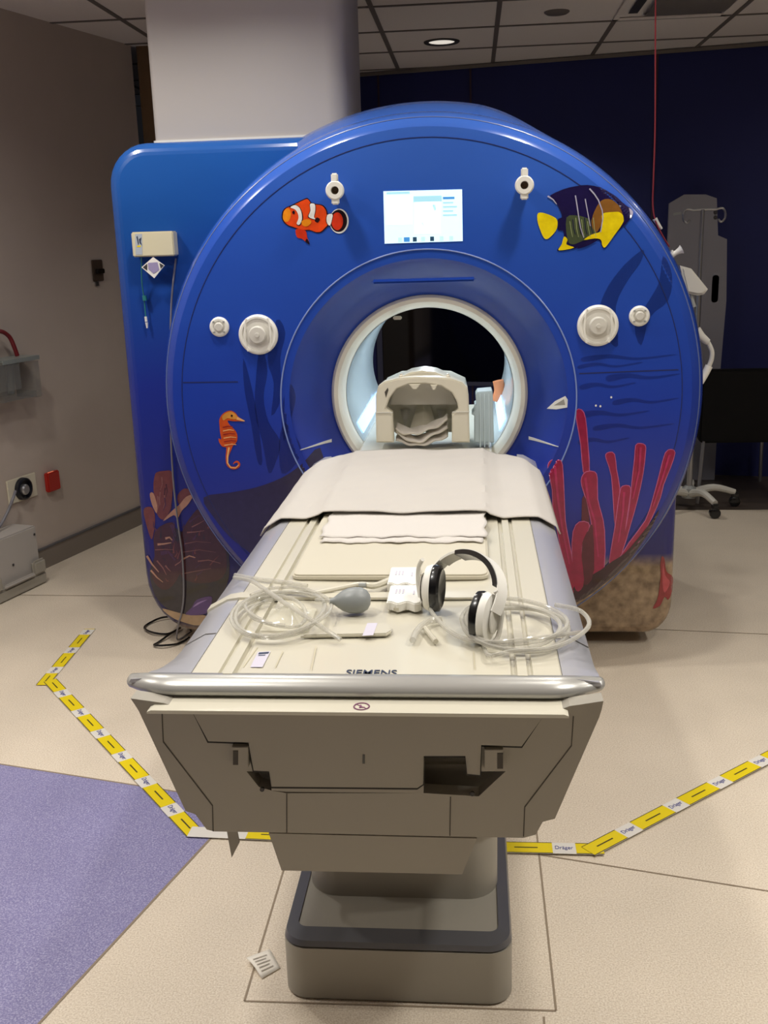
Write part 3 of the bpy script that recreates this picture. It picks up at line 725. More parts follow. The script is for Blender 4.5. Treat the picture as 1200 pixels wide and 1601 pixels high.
for k in range(46):
    x = rg.uniform(345, 860); y = rg.uniform(640, 1130); a_ = math.atan2(y-1250, x-560)+rg.uniform(-.5, .5); ln = rg.uniform(35, 110)
    p1 = (x+math.cos(a_)*ln, y+math.sin(a_)*ln)
    bx(streak([(x, y), ((x+p1[0])/2+rg.uniform(-14, 14), (y+p1[1])/2+rg.uniform(-8, 8)), p1], rg.uniform(3, 9), 1.5), rg.choice((1, 1, 0, 5, 0, 2)), 1.75, 0)
for k in range(10):
    x = rg.uniform(345, 465); y = rg.uniform(230, 480)
    bx(streak([(x, y), (x+rg.uniform(-10, 10), y+60), (x+rg.uniform(-16, 8), y+110)], 5, 2), rg.choice((2, 5, 4)), 1.5, 0)
bx([(590, 1390), (640, 1330), (680, 1268), (780, 1238), (810, 1262), (760, 1380)], 6, 1.8)
bx([(650, 1330), (690, 1290), (770, 1265), (720, 1290)], 7, 2.0)
bx([(395, 1340), (520, 1372), (640, 1396), (760, 1400), (700, 1480), (560, 1450), (470, 1410)], 8, 1.6)
b.build('brown_coral_print', [PR('coral_brown', (108, 58, 54)), PR('coral_shadow', (46, 40, 46)), PR('coral_dark', (66, 36, 40)), PR('coral_tan', (170, 126, 104)), PR('coral_rose', (128, 84, 78)), PR('coral_violet', (72, 42, 66)), PR('rock_violet', (84, 58, 112)), PR('rock_violet_light', (150, 122, 176)), PR('sand', (166, 138, 106))], mri, fix=False, smooth=False)
# red starfish print on the lower right of the cabinet
C6 = (840, 600, 4.446); b = MB()
decal(b, cv([(862, 1200), (880, 1215), (892, 1300), (925, 1330), (938, 1360), (930, 1440), (905, 1500), (880, 1480), (850, 1540), (800, 1560), (830, 1500), (845, 1420), (855, 1330), (852, 1260)], *C6), ybox, LIFT*1.5, 0)
decal(b, cv([(870, 1240), (885, 1330), (915, 1380), (880, 1450), (865, 1380)], *C6), ybox, LIFT*2, 1)
b.build('starfish_print', [PR('starfish_red', (140, 34, 40)), PR('starfish_pink', (180, 70, 80))], mri, fix=False, smooth=False)

# ================================================================== PATIENT TABLE
T = .83; TX = -.17
tab = thing('patient_table', 'cream patient table with silver edges on a grey pedestal', 'patient table', (TX, 2.4, 0))
def strip(prof, ys, name, m, par=tab, fn=None, ang=25, caps=True):
    """loft a cross-section (x,z) along y"""
    q = MB(); n = len(prof); vs = []; fs = []
    for y in ys:
        for k, (x, z) in enumerate(prof):
            vs.append(fn(x, z, y, k) if fn else Vector((x, y, z)))
    for i in range(len(ys)-1):
        for k in range(n): fs.append((i*n+k, i*n+(k+1) % n, (i+1)*n+(k+1) % n, (i+1)*n+k))
    if caps: fs.append(tuple(range(n))); fs.append(tuple((len(ys)-1)*n+k for k in range(n))[::-1])
    q.raw(vs, fs); return q.build(name, m, par, ang=ang)
half = [(-.313, T-.03), (-.313, T-.002), (-.3105, T), (-.266, T), (-.264, T-.006), (-.258, T-.006), (-.256, T+.002), (-.240, T+.002), (-.238, T-.007), (-.231, T-.007), (-.229, T-.0005), (-.12, T-.003), (0, T-.004)]
prof = [(TX+x, z) for x, z in half]+[(TX-x, z) for x, z in half[-2::-1]]
strip(prof, [1.577, 2.0, 2.6, 3.30], 'tabletop', DECK)
# narrower sliding board that enters the bore
strip([(TX-.232, T-.045), (TX-.232, T-.006), (TX-.225, T-.001), (TX, T-.004), (TX+.225, T-.001), (TX+.232, T-.006), (TX+.232, T-.045)], [3.301, 4.5], 'sliding_board', DECK)
# silver side covers
def sidefn(s):
    def f(x, z, y, k):
        w = .0
        if y < 1.74: w = ((1.74-y)/.16)**2*(.040 if s < 0 else -.002)
        if k in (2, 3, 4): x += s*w; z += .016*((1.74-y)/.16)**2 if y < 1.74 else 0
        if k in (3, 4, 5) and y < 1.68: z += (T-.016-z)*min(1, (1.68-y)/.06)
        return Vector((x, y, z))
    return f
for s, nm in ((-1, 'side_cover'), (1, 'side_cover')):
    pr = [(TX+s*.314, T-.001), (TX+s*.335, T-.003), (TX+s*.3755, T-.026), (TX+s*.379, T-.034), (TX+s*.374, T-.045), (TX+s*.31, T-.10), (TX+s*.312, T-.02)]
    ys = [1.577, 1.59, 1.61, 1.63, 1.66, 1.70, 1.74, 2.1, 2.6, 3.1, 3.40]
    strip(pr, ys, nm, SILVER, fn=sidefn(s), ang=40)
    if s < 0 or True:
        for yy in (1.765,):
            q = MB(); q.raw([(TX+s*.3145, yy, T-.0004), (TX+s*.335, yy, T-.0022), (TX+s*.3765, yy, T-.0252), (TX+s*.3765, yy+.004, T-.0252), (TX+s*.335, yy+.004, T-.0022), (TX+s*.3145, yy+.004, T-.0004)], [(0, 1, 4, 5), (1, 2, 3, 4)]); q.build('cover_joint', SEAM, tab, fix=False)
# cross lip
strip([(TX-.380, T-.023), (TX-.336, T+.001), (TX-.312, T+.005), (TX+.21, T+.005), (TX+.21, T+.001), (TX-.312, T-.001), (TX-.336, T-.006), (TX-.380, T-.034)], [1.952, 1.985], 'cross_lip', DECK)
# bumper
bp = [(1.582, T+.001), (1.573, T+.0012), (1.563, T-.0015), (1.553, T-.0075), (1.547, T-.0145), (1.5455, T-.021), (1.549, T-.026), (1.558, T-.0285), (1.585, T-.029), (1.60, T-.02)]
q = MB(); NX = 60; vs = []; fs = []
for i in range(NX+1):
    t_ = -1+2*i/NX; a = abs(t_); x = -.193+.397*t_
    e = max(0, (a-.78)/.22); yo = .026*e**2.0; k = 1-.36*e**2.2
    for y, z in bp: vs.append(Vector((x, 1.572+(y-1.572)*k+yo, (T-.014)+(z-(T-.014))*k-.006*e**2)))
n = len(bp)
for i in range(NX):
    for k in range(n): fs.append((i*n+k, i*n+(k+1) % n, (i+1)*n+(k+1) % n, (i+1)*n+k))
for base, sg in ((0, -1), (NX*n, 1)):            # rounded ends
    ring = vs[base:base+n]; c = sum(ring, Vector())/n; prev = base
    for t_ in (.35, .7, .92, 1.0):
        m0 = len(vs); f_ = math.sqrt(max(0.0, 1-t_*t_))
        vs += [c+(p-c)*max(f_, .03)+Vector((sg*.011*t_, .004*t_, 0)) for p in ring]
        for k in range(n): fs.append((prev+k, prev+(k+1) % n, m0+(k+1) % n, m0+k))
        prev = m0
    fs.append(tuple(prev+k for k in range(n)))
q.raw(vs, fs); q.build('bumper', BUMP, tab, ang=50)
# ledge under the bumper
strip([(-.530, .800), (.140, .800), (.147, .797), (.147, .794), (-.537, .794), (-.537, .797)], [1.500, 1.503, 1.60], 'ledge', DECK)
# front cover: traced outline, on a plane leaning back towards the floor
def pf(u, v, d=0.0):
    return ppl(u, v, (0, 1.505+d, .797), (0, -.975, -.222))
def pprism(q, poly, d0, d1, m=0, bev=0):
    a = [pf(u, v, d0) for u, v in poly]; off = Vector((0, d1-d0, 0)); n = len(poly); bm = bmesh.new()
    va = [bm.verts.new(p) for p in a]; vb = [bm.verts.new(p+off) for p in a]
    fa = bm.faces.new(va); bm.faces.new(vb[::-1])
    for i in range(n): bm.faces.new((va[i], vb[i], vb[(i+1) % n], va[(i+1) % n]))
    bmesh.ops.recalc_face_normals(bm, faces=list(bm.faces))
    if bev: bmesh.ops.bevel(bm, geom=list(fa.edges), offset=bev, segments=2, affect='EDGES', clamp_overlap=True)
    q.bm(bm, m)
outl = [(206, 1098), (300, 1113), (850, 1119), (940, 1103), (936, 1122), (867, 1280), (848, 1285), (837, 1305), (818, 1310), (700, 1308), (335, 1300), (323, 1297), (305, 1273), (290, 1268), (217, 1112)]
# the cover is built around its two recesses
LEFTR = [(385, 1206), (424, 1206), (424, 1236), (404, 1230)]
def polys_to(q, lst, d0, d1, **k):
    for p in lst: pprism(q, p, d0, d1, **k)
q = MB()
polys_to(q, [[(212, 1104), (204, 1092), (255, 1099), (300, 1112), (385, 1115), (385, 1206), (404, 1230), (424, 1236), (448, 1240), (448, 1302), (335, 1300), (323, 1297), (305, 1273), (290, 1268), (217, 1112)],
             [(385, 1113.9), (662, 1117), (662, 1183), (662, 1240), (448, 1238), (424, 1236), (424, 1206), (385, 1206)],
             [(662, 1117), (850, 1119), (790, 1206), (752, 1206), (752, 1183), (662, 1183)],
             [(850, 1118), (890, 1104), (943, 1096), (940, 1110), (936, 1122), (867, 1280), (848, 1285), (837, 1305), (818, 1310), (705, 1308), (705, 1244), (748, 1245), (790, 1206)],
             [(448, 1240), (662, 1240), (748, 1245), (705, 1244), (705, 1308), (448, 1302)]], .018, .05)
q2 = []
cov = q.build('front_cover', PANEL, tab, smooth=False)
q = MB(); pprism(q, [(375, 1195), (800, 1195), (800, 1250), (375, 1250)], .075, .085); q.build('recess_back', PANEL, tab, smooth=False)
# thin joints on the cover
q = MB()
for pl in ([(253, 1112), (255, 1160), (332, 1260), (333, 1300)], [(896, 1120), (893, 1166), (820, 1262), (818, 1308)], [(448, 1241), (448, 1302)], [(704, 1246), (703, 1307)]):
    q = MB(); st = streak(pl, .8); pprism(q, st, .0172, .0181); q.build('panel_joint', SEAM, cov, smooth=False)
# raised flap on the front
flap = [(300, 1114), (850, 1120), (815, 1168), (752, 1166), (750, 1213), (730, 1211), (727, 1183), (662, 1183), (661, 1227), (652, 1233), (424, 1231), (420, 1207), (396, 1206), (392, 1186), (388, 1162), (325, 1160)]
q = MB(); nF = len(flap); gap = []
for i in range(nF):
    a, c = flap[i-1], flap[(i+1) % nF]; dx, dy = c[0]-a[0], c[1]-a[1]; l = math.hypot(dx, dy)
    gap.append((flap[i][0]+dy/l*1.7, flap[i][1]-dx/l*1.7))
pprism(q, gap, .0165, .0179); q.build('flap_gap', mat('gap_dark', (34, 30, 26), .8), tab, smooth=False)
q = MB(); pprism(q, flap, .0, .0163, bev=.0022); fl = q.build('front_flap', PANEL, tab, smooth=False)
q = MB(); pprism(q, [(566.5, 1180), (570, 1180), (570, 1194), (566.5, 1194)], -.0008, .001); q.build('key_slot', BLACK, fl, smooth=False)
for pts, slot in (([(362, 1168), (388, 1168), (388, 1200), (362, 1200)], (364, 1174, 372, 1196)), ([(757, 1172), (786, 1172), (786, 1206), (757, 1206)], (777, 1178, 786, 1202))):
    q = MB(); pprism(q, pts, .004, .0179, bev=.001); l = q.build('latch', PANEL, tab, smooth=False)
    u0, v0, u1, v1 = slot; q = MB(); pprism(q, [(u0, v0), (u1, v0), (u1, v1), (u0, v1)], .0032, .0045); q.build('latch_slot', SEAM, l, smooth=False)
for u, v in ((410, 1233), (738, 1240)):
    q = MB(); q.turn([(.004, 0), (.004, .004), (.0005, .004)], Matrix.Translation(pf(u, v, .016)) @ FR, 12); q.build('screw', DGREY, tab)
# no-sitting pictogram on the ledge
Mp = Matrix.Translation(pz(565, 1105, .8)+Vector((0, 0, .0006)))
q = MB(); q.tube([Mp @ Vector((.0125*math.cos(a), .0125*math.sin(a), 0)) for a in [2*PI*i/28 for i in range(28)]], .0012, 5, closed=True)
q.box(Mp @ Vector((0, 0, 0)), (.021, .0016, .0006), rot=Matrix.Rotation(-.7, 3, 'Z')); q.box(Mp @ Vector((-.002, 0, 0)), (.003, .011, .0007)); q.box(Mp @ Vector((.002, -.003, 0)), (.007, .003, .0007))
q.build('pictogram', mat('ink_purple', (120, 70, 100), .6), tab)
# under-structure, column, base
def beam(name, zt, zb, wt, wb, y0, y1, m, bev=.0):
    return strip([(TX-.02-wt, zt), (TX-.02+wt, zt), (TX-.02+wb, zb), (TX-.02-wb, zb)], [y0, y1], name, m, ang=30)
beam('under_frame', T-.10, .535, .30, .255, 1.69, 3.36, PANEL)
lowp = [(420, 1303), (745, 1311), (722, 1367), (440, 1361)]
q = MB(); a = [py(u, v, 1.61 if i < 2 else 1.63) for i, (u, v) in enumerate(lowp)]; bb = [p+Vector((0, 1.2, 0)) for p in a]
q.raw(a+bb, [(0, 1, 2, 3), (7, 6, 5, 4), (0, 4, 5, 1), (1, 5, 6, 2), (2, 6, 7, 3), (3, 7, 4, 0)]); q.build('lift_housing', PANEL, tab, smooth=False)
q = MB(); q.prism(rrect(-.372, 1.945, .046, 2.85, .07, 8), .131, .45, 'z'); q.build('lift_column', PANEL, tab)
q = MB(); q.prism(rrect(-.405, 1.925, .075, 2.87, .07, 8), .33, .452, 'z', bev=.012); q.build('column_skirt', PANEL, tab)
q = MB(); q.prism(rrect(-.404, 1.79, .072, 3.0, .05, 8), 0, .132, 'z', bev=.006); q.build('base', PANEL, tab)
ro = rrect(-.4035, 1.7905, .0715, 2.9995, .05, 8); ri = rrect(-.376, 1.835, .044, 2.97, .02, 8); n = len(ro)
q = MB(); vs = [Vector((x, y, .130)) for x, y in ro]+[Vector((x, y, .142)) for x, y in [(c*.985+ -.166*.015, d*.994+2.4*.006) for c, d in ro]]+[Vector((x, y, .146)) for x, y in ri]+[Vector((x, y, .130)) for x, y in ri]
fs = []
for k in range(n):
    j = (k+1) % n; fs += [(k, j, n+j, n+k), (n+k, n+j, 2*n+j, 2*n+k), (2*n+k, 2*n+j, 3*n+j, 3*n+k)]
q.raw(vs, fs); q.build('base_trim', DARKTRIM, tab)
q = MB(); q.prism(rrect(-.377, 1.834, .045, 2.97, .02, 6), .1325, .1425, 'z'); q.build('base_top', PANEL, tab)
# hanging metal tab under the left of the front cover
q = MB(); a = [py(u, v, 1.62) for u, v in ((354, 1297), (370, 1298), (374, 1318), (362, 1341), (358, 1320))]
q.raw(a+[p+Vector((0, .004, 0)) for p in a], [(0, 1, 2, 3, 4), (9, 8, 7, 6, 5)]+[(i, (i+1) % 5, 5+(i+1) % 5, 5+i) for i in range(5)]); q.build('hanging_tab', PANEL, tab, smooth=False)
# lettering
a, c = pz(541, 1051, T), pz(619, 1051, T)
text('lettering', 'SIEMENS', Matrix.Translation(((a.x+c.x)/2, (a.y+c.y)/2+.0045, T-.0026)), .086, INK, tab, sx=.74, off=.006)
# mattress pad between the rails
q = MB(); q.prism(rrect(TX-.225, 2.075, TX+.200, 3.30, .02, 4), T-.002, T+.012, 'z', bev=.004); q.build('mattress_pad', mat('pad_cream', (196, 190, 172), .6), tab)
# stickers and shallow marks on the deck
def flat(q, poly, z, m=0): q.raw([pz(u, v, z) for u, v in poly], [tuple(range(len(poly)))], m)
q = MB(); flat(q, [(403, 1019), (423, 1018), (410, 1043), (391, 1043)], T+.0006, 0); flat(q, [(405, 1020), (421, 1019), (419, 1022), (403, 1023)], T+.0009, 1); flat(q, [(404, 1024), (415, 1023.6), (414, 1025), (403, 1025.4)], T+.0009, 1)
q.build('sticker', [LILAC, INK], tab, smooth=False, fix=False)
q = MB()
for pl in ([(380, 1043), (402, 1012)], [(430, 1043), (442, 1018)], [(486, 1046), (494, 1010)]):
    q = MB(); flat(q, streak(pl, .7), T+.0004); q.build('deck_joint', mat('joint_cream', (190, 182, 156), .6), tab, smooth=False, fix=False)
for pl in ([(822, 1046), (812, 1010)], [(742, 1046), (740, 1018)], [(795, 1000), (890, 996)]): q = MB(); flat(q, streak(pl, .6), T+.0004); q.build('deck_joint', mat('joint_cream', (190, 182, 156), .6), tab, smooth=False, fix=False)
# recessed lever with a lilac label
q = MB(); a = [pz(u, v, T) for u, v in ((470, 998), (508, 985), (600, 978), (610, 981), (612, 990), (604, 995), (500, 997))]
q.prism([(p.x, p.y) for p in a], T-.001, T+.006, 'z', bev=.002); lv = q.build('lever', DECK, tab)
q = MB(); flat(q, [(574, 974), (590, 974), (583, 993), (566, 994)], T+.0065); q.build('lever_label', LILAC, lv, smooth=False, fix=False)

# ================================================================== LINEN
def top_z(x):
    d = abs(x-TX)
    return T+.003 if d < .335 else T+.003-(d-.335)*.58 if d < .378 else T-.022-(d-.378)*2.0
def noise2(x, y): return math.sin(x*31+y*17)+.6*math.sin(x*57-y*43+1.3)+.5*math.sin(-x*23+y*71+.4)
def sheet_fn(a, c):
    x = TX-.388+.776*a; y0 = 2.545+.03*a*0+.02*math.sin(a*9)*.3; y1 = 3.36-.16*max(0, (abs(a-.5)-.36)/.14)
    y = y0+(y1-y0)*c; z = top_z(x)
    if TX-.232 < x < TX+.207: z = max(z, T+.0215)
    elif TX-.27 < x < TX+.245: z += .012*(1-max(TX-.232-x, x-TX-.207)/.038)
    z += .0016*noise2(x*.9, y*.8)*min(1, 4*min(a, 1-a)+.3)+.004
    if c < .04: z += .002
    return Vector((x, y, z))
q = MB(); q.grid(sheet_fn, 70, 50)
sh = q.build('bed_sheet', SHEET, solid=.003); tag(sh, 'white sheet spread across the far half of the patient table', 'sheet')
tw = thing('folded_towel', 'white folded cloth showing beneath the near edge of the sheet', 'cloth', (TX-.0, 2.45, T+.013))
for k, (x0, x1, y0, y1, zz) in enumerate(((-.365, .018, 2.31, 2.66, T+.0145), (-.372, .028, 2.345, 2.66, T+.0175))):
    q = MB(); q.grid(lambda a, c: Vector((x0+(x1-x0)*a+.004*math.sin(c*19), y0+(y1-y0)*c+.005*math.sin(a*23+k*2)+.003*math.sin(a*61), zz+.0008*noise2(a*.5, c*.4))), 40, 16)
    q.build('fold', TOWEL, tw, solid=.002)

# ================================================================== HEAD COIL
hc = thing('head_coil', 'cream arched head coil standing at the mouth of the bore', 'head coil', (py(660, 690, 3.62).x, 3.75, T))
YC = 3.46
def hp(lst, y=YC): return [(py(u, v, y).x, py(u, v, y).z) for u, v in lst]
H0 = T+.001
outer = [(588, 692), (587, 650), (587, 618), (591, 604), (600, 597), (620, 592), (650, 589.5), (680, 589.5), (705, 592), (722, 598), (730, 606), (732, 620), (733, 650), (734, 692)]
inner = [(706, 692), (706, 648), (716, 640), (714, 628), (706, 614), (690, 604), (664, 600), (638, 601), (620, 608), (609, 622), (603, 638), (613, 646), (615, 692)]
def rebase(p): return [(x, max(z, H0)) for x, z in p]
q = MB(); q.prism(rebase(hp(outer)+hp(inner)), YC, YC+.05, 'y', bev=.004); shell = q.build('front_shell', CREAM, hc)
q = MB(); q.prism(rebase(hp([(590, 692), (590, 620), (596, 606), (620, 595), (660, 592), (702, 595), (726, 606), (730, 622), (731, 692), (722, 692), (722, 640), (712, 612), (690, 602), (660, 599), (630, 602), (606, 614), (600, 640), (599, 692)])), YC+.051, YC+.27, 'y', bev=.006); q.build('rear_shell', CREAM, hc)
q = MB(); q.prism(rebase(hp([(604, 640), (612, 618), (632, 604), (664, 602), (694, 607), (708, 624), (714, 640)])), YC+.10, YC+.112, 'y', bev=.003); q.build('visor', WHITE2, hc)
q = MB(); q.prism(rebase(hp([(598, 692), (600, 630), (640, 612), (690, 612), (716, 630), (718, 692)])), YC+.20, YC+.215, 'y'); q.build('back_plate', CREAM, hc)
q = MB(); q.raw([py(652, 632, YC+.19), py(672, 632, YC+.19), py(684, 672, YC+.14), py(640, 672, YC+.14), py(662, 630, YC+.17), py(662, 674, YC+.10)], [(0, 4, 5, 3), (4, 1, 2, 5)]); q.build('nose_ridge', CREAM, hc, fix=False)
for u in (633, 690):
    q = MB(); a = py(u-6, 640, YC+.18); q.raw([py(u-8, 640, YC+.18), py(u+8, 640, YC+.18), py(u, 668, YC+.17)], [(0, 1, 2)]); q.build('cheek_pad', WHITE2, hc, solid=.006, fix=False)
q = MB(); q.prism(hp([(622, 592), (640, 583), (660, 579.5), (680, 582), (700, 591), (700, 594), (622, 595)], YC+.06), YC+.06, YC+.20, 'y', bev=.006); q.build('top_housing', CREAM, hc)
for u in (627, 700):
    q = MB(); M = Matrix.Translation(py(u, 592, YC+.04)); q.turn([(.008, 0), (.008, .01), (.005, .013), (.005, .017), (.0005, .018)], M, 16); q.build('top_pin', CREAM, hc)
for u, v, w in ((648, 604, .02), (678, 605, .012)):
    q = MB(); c = py(u, v, YC-.002); q.prism([(c.x-w, c.z+.008), (c.x+w, c.z+.008), (c.x+w*.3, c.z-.01), (c.x-w*.3, c.z-.01)], YC+.004, YC-.006, 'y', bev=.002); q.build('clasp', CREAM, hc)
for x in (hp([(604, 650)])[0][0], ):
    q = MB(); q.raw([py(601, 613, YC-.001), py(606, 606, YC-.001), py(607, 610, YC-.001), py(603, 622, YC-.001)], [(0, 1, 2, 3)]); q.build('vent_slot', SEAM, hc, fix=False)
q = MB(); q.box((py(600, 645, YC).x, YC-.001, py(600, 645, YC).z), (.06, .002, .003)); q.build('shell_joint', WHITE2, hc); q = MB(); q.box((py(720, 644, YC).x, YC-.001, py(720, 644, YC).z), (.06, .002, .003)); q.build('shell_joint', WHITE2, hc)
# folded cloth lying inside the coil
q = MB()
c0 = py(659, 672, YC+.07)
def cloth(a, c, k):
    x = c0.x-.092+.184*a; y = YC+.058+.10*c
    sag = .030*(abs(a-.42)*1.8)**1.5
    z = H0+.006+.017*k+sag*(1+.3*k)+.006*math.sin(a*7+k*2.1)*(k > 0)+.010*math.sin(c*PI)+.003*math.sin(a*19+c*6+k)+(.012*a if k == 2 else 0)
    return Vector((x, y-.006*k, z))
for k in range(3):
    q.grid(lambda a, c: cloth(a, c, k), 36, 10, 0)
fc = q.build('head_cloth', mat('cloth_white', (226, 220, 212), .9, bump=.3, nscale=300), solid=.007, fix=False); tag(fc, 'crumpled white cloth folded inside the head coil', 'cloth')
# pale ribbed cushion beside the coil
q = MB(); sp = thing('side_cushion', 'pale blue ribbed cushion standing to the right of the head coil', 'cushion', (.03, 3.6, T))
YP = 3.50
q.prism(rebase(hp([(741, 692), (741, 650), (737, 648), (741, 642), (741, 634), (744, 632), (743, 618), (746, 613), (768, 611), (770, 616), (772, 692)], YP)), YP, YP+.10, 'y', bev=.003)
cu = q.build('pad', mat('cushion_pale', (176, 192, 198), .5), sp)
q = MB()
for u in (750, 757, 764): q.tube([py(u, 616, YP-.001), Vector((py(u, 616, YP).x, YP-.001, H0+.004))], .0022, 6)
q.build('rib', mat('cushion_rib', (196, 212, 218), .5), sp)
# orange bolster at the far end of the bore
q = MB(); q.tube([(.098, 4.40, T+.026), (.112, 4.40, T+.07), (.106, 4.40, T+.115)], .024, 14, 4); ob = q.build('orange_bolster', mat('orange_vinyl', (196, 120, 76), .5)); tag(ob, 'small orange bolster at the far end of the bore', 'bolster')

# ================================================================== HEADPHONES AND TUBING
Lb, Rb = pz(684, 958, T), pz(757, 1006, T)
hpn = thing('headphones', 'white and black headphones resting on the near right of the table', 'headphones', (Lb.x*.5+Rb.x*.5, Lb.y*.5+Rb.y*.5, T))
CL = py(677, 930, Lb.y+.012); CR = py(756, 955, Rb.y+.010)
ax = (CR-CL).normalized(); ax = Vector((.86, -.50, -.02)).normalized()
def cup(c, inward, tilt=0):
    d = CAX[inward]*inward; zx = Vector((0, .25, .97)); zx = (zx-d*zx.dot(d)).normalized(); yx = d.cross(zx)
    M = Matrix(((yx.x, zx.x, d.x, c.x), (yx.y, zx.y, d.y, c.y), (yx.z, zx.z, d.z, c.z), (0, 0, 0, 1)))
    def el(prof): # elliptical lathe
        vs = []; fs = []; n = 36; L_ = len(prof)
        for i in range(n):
            a_ = 2*PI*i/n
            for r, h in prof: vs.append(M @ Vector((r*.82*math.cos(a_), r*1.05*math.sin(a_), h)))
        for i in range(n):
            j = (i+1) % n
            for k in range(L_-1): fs.append((i*L_+k, j*L_+k, j*L_+k+1, i*L_+k+1))
        return vs, fs
    q = MB(); q.raw(*el([(.0005, -.020), (.022, -.020), (.030, -.016), (.0405, -.013), (.044, -.004), (.043, .0)])); e = q.build('ear_cup', WHITE, hpn)
    q = MB(); q.raw(*el([(.043, .0), (.0445, .005), (.043, .014), (.036, .018), (.024, .013), (.0005, .009)])); q.build('ear_pad', BLACK, e)
    q = MB(); q.raw(*el([(.027, -.0208), (.024, -.0228), (.0005, -.0228)])); q.build('cap', WHITE2, e)
    return M
CL.z = T+.0468; CR.z = T+.0468; CAX = {1: Vector((.975, -.22, 0)).normalized(), -1: Vector((.90, -.43, 0)).normalized()}
ML = cup(CL, 1); MR = cup(CR, -1)
mid = (CL+CR)/2; sep = (CR-CL).length/2
axh = (CR-CL).normalized(); updir = (Vector((.2, .62, .72))-axh*Vector((.2, .62, .72)).dot(axh)).normalized()
fw = axh.cross(updir)
def arc(t_, k=1.0): return mid-axh*((sep+.024)*math.cos(t_)*k)+updir*(.098*math.sin(t_)**.8)
def band(t0, t1, w, th, off=0, n=24):
    q = MB(); vs = []; fs = []
    for i in range(n+1):
        t_ = t0+(t1-t0)*i/n; p = arc(t_); tn = (arc(t_+.01)-arc(t_-.01)).normalized(); nr = tn.cross(fw).normalized()
        if nr.dot(updir) < 0 and abs(nr.dot(updir)) > .3: nr = -nr
        o_ = (p-mid).normalized()
        for sx_, sy_ in ((-1, 0), (1, 0), (1, 1), (-1, 1)): vs.append(p+fw*(w*sx_)+o_*(off+th*sy_))
    for i in range(n):
        for k in range(4): fs.append((i*4+k, i*4+(k+1) % 4, i*4+4+(k+1) % 4, i*4+4+k))
    fs += [(0, 1, 2, 3), tuple(n*4+k for k in range(4))]
    q.raw(vs, fs); return q
band(.10, PI-.10, .012, .003).build('headband', WHITE, hpn)
band(.95, 2.55, .0145, .010, -.009).build('headband_pad', BLACK, hpn)
band(.50, .93, .0125, .005, -.004).build('slider', WHITE2, hpn)
for c, s in ((CL, -1), (CR, 1)):
    q = MB(); o = ax*s
    q.tube([c+o*.024+Vector((0, .012, .050)), c+o*.034+Vector((0, .018, .03)), c+o*.036+Vector((0, .016, .0)), c+o*.030+Vector((0, .006, -.03)), c+o*.022+Vector((0, -.004, -.040))], .0045, 8, 4); q.build('yoke', WHITE2, hpn)
# the air tube: from both cups into a loose coil
random.seed(3)
def coil(cx, cy, rx, ry, turns, z0, jit, rot=0, a0=0, dr=0):
    pts = []; n = int(turns*14); ph = [random.uniform(0, 6) for _ in range(4)]
    for i in range(n+1):
        a = a0+2*PI*i/14; k = i/14
        ex = jit*(math.sin(k*1.3+ph[0])+.6*math.sin(k*2.9+ph[1])); ey = jit*(math.sin(k*1.7+ph[2])+.6*math.cos(k*2.3+ph[3]))
        x = (rx+dr*k+ex*.3)*math.cos(a); y = (ry+dr*k*.7+ey*.3)*math.sin(a)
        xr = x*math.cos(rot)-y*math.sin(rot); yr = x*math.sin(rot)+y*math.cos(rot)
        pts.append(Vector((cx+xr+ex, cy+yr+ey, z0+.0042*k+.004*(1+math.sin(a*2.0+k)))))
    return pts
TR = .0042
def feed(c, s, pts): return pts
cc = pz(812, 995, T)
c1 = coil(cc.x-.008, cc.y+.012, .092, .108, 4.2, T+.005, .006, .2, 2.6)
p0 = CR+Vector((.0, -.01, -.044))
q = MB(); q.tube([p0, p0+Vector((0, -.02, -.004)) , Vector((p0.x+.01, p0.y-.09, T+.014)), Vector((cc.x-.02, cc.y-.12, T+.02)), Vector((cc.x+.06, cc.y-.10, T+.022)), Vector((cc.x+.12, cc.y-.02, T+.026)), Vector((cc.x+.115, cc.y+.05, T+.03)), Vector((cc.x+.07, cc.y+.085, T+.030))], TR, 8, 6)
q.tube(c1, TR, 8, 3)
p0 = CL+Vector((-.006, -.012, -.03))
q.tube([p0, p0+Vector((.004, -.03, -.004)), pz(700, 985, T+.012), pz(730, 1000, T+.012), pz(770, 1004, T+.020), pz(820, 1000, T+.03), pz(880, 992, T+.022), pz(912, 988, T-.01)], TR, 8, 5)
q.build('air_tube', CLEAR, hpn)
q = MB(); q.tube([pz(690, 968, T+.01), pz(668, 972, T+.009), pz(652, 986, T+.008), pz(645, 1001, T+.008)], .0062, 10, 5); q.build('tube_end', CLEAR, hpn)
q = MB(); q.tube([pz(664, 982, T+.006), pz(672, 992, T+.0055), pz(681, 1003, T+.0055)], .005, 10, 4); q.build('tube_plug', DECK, hpn)
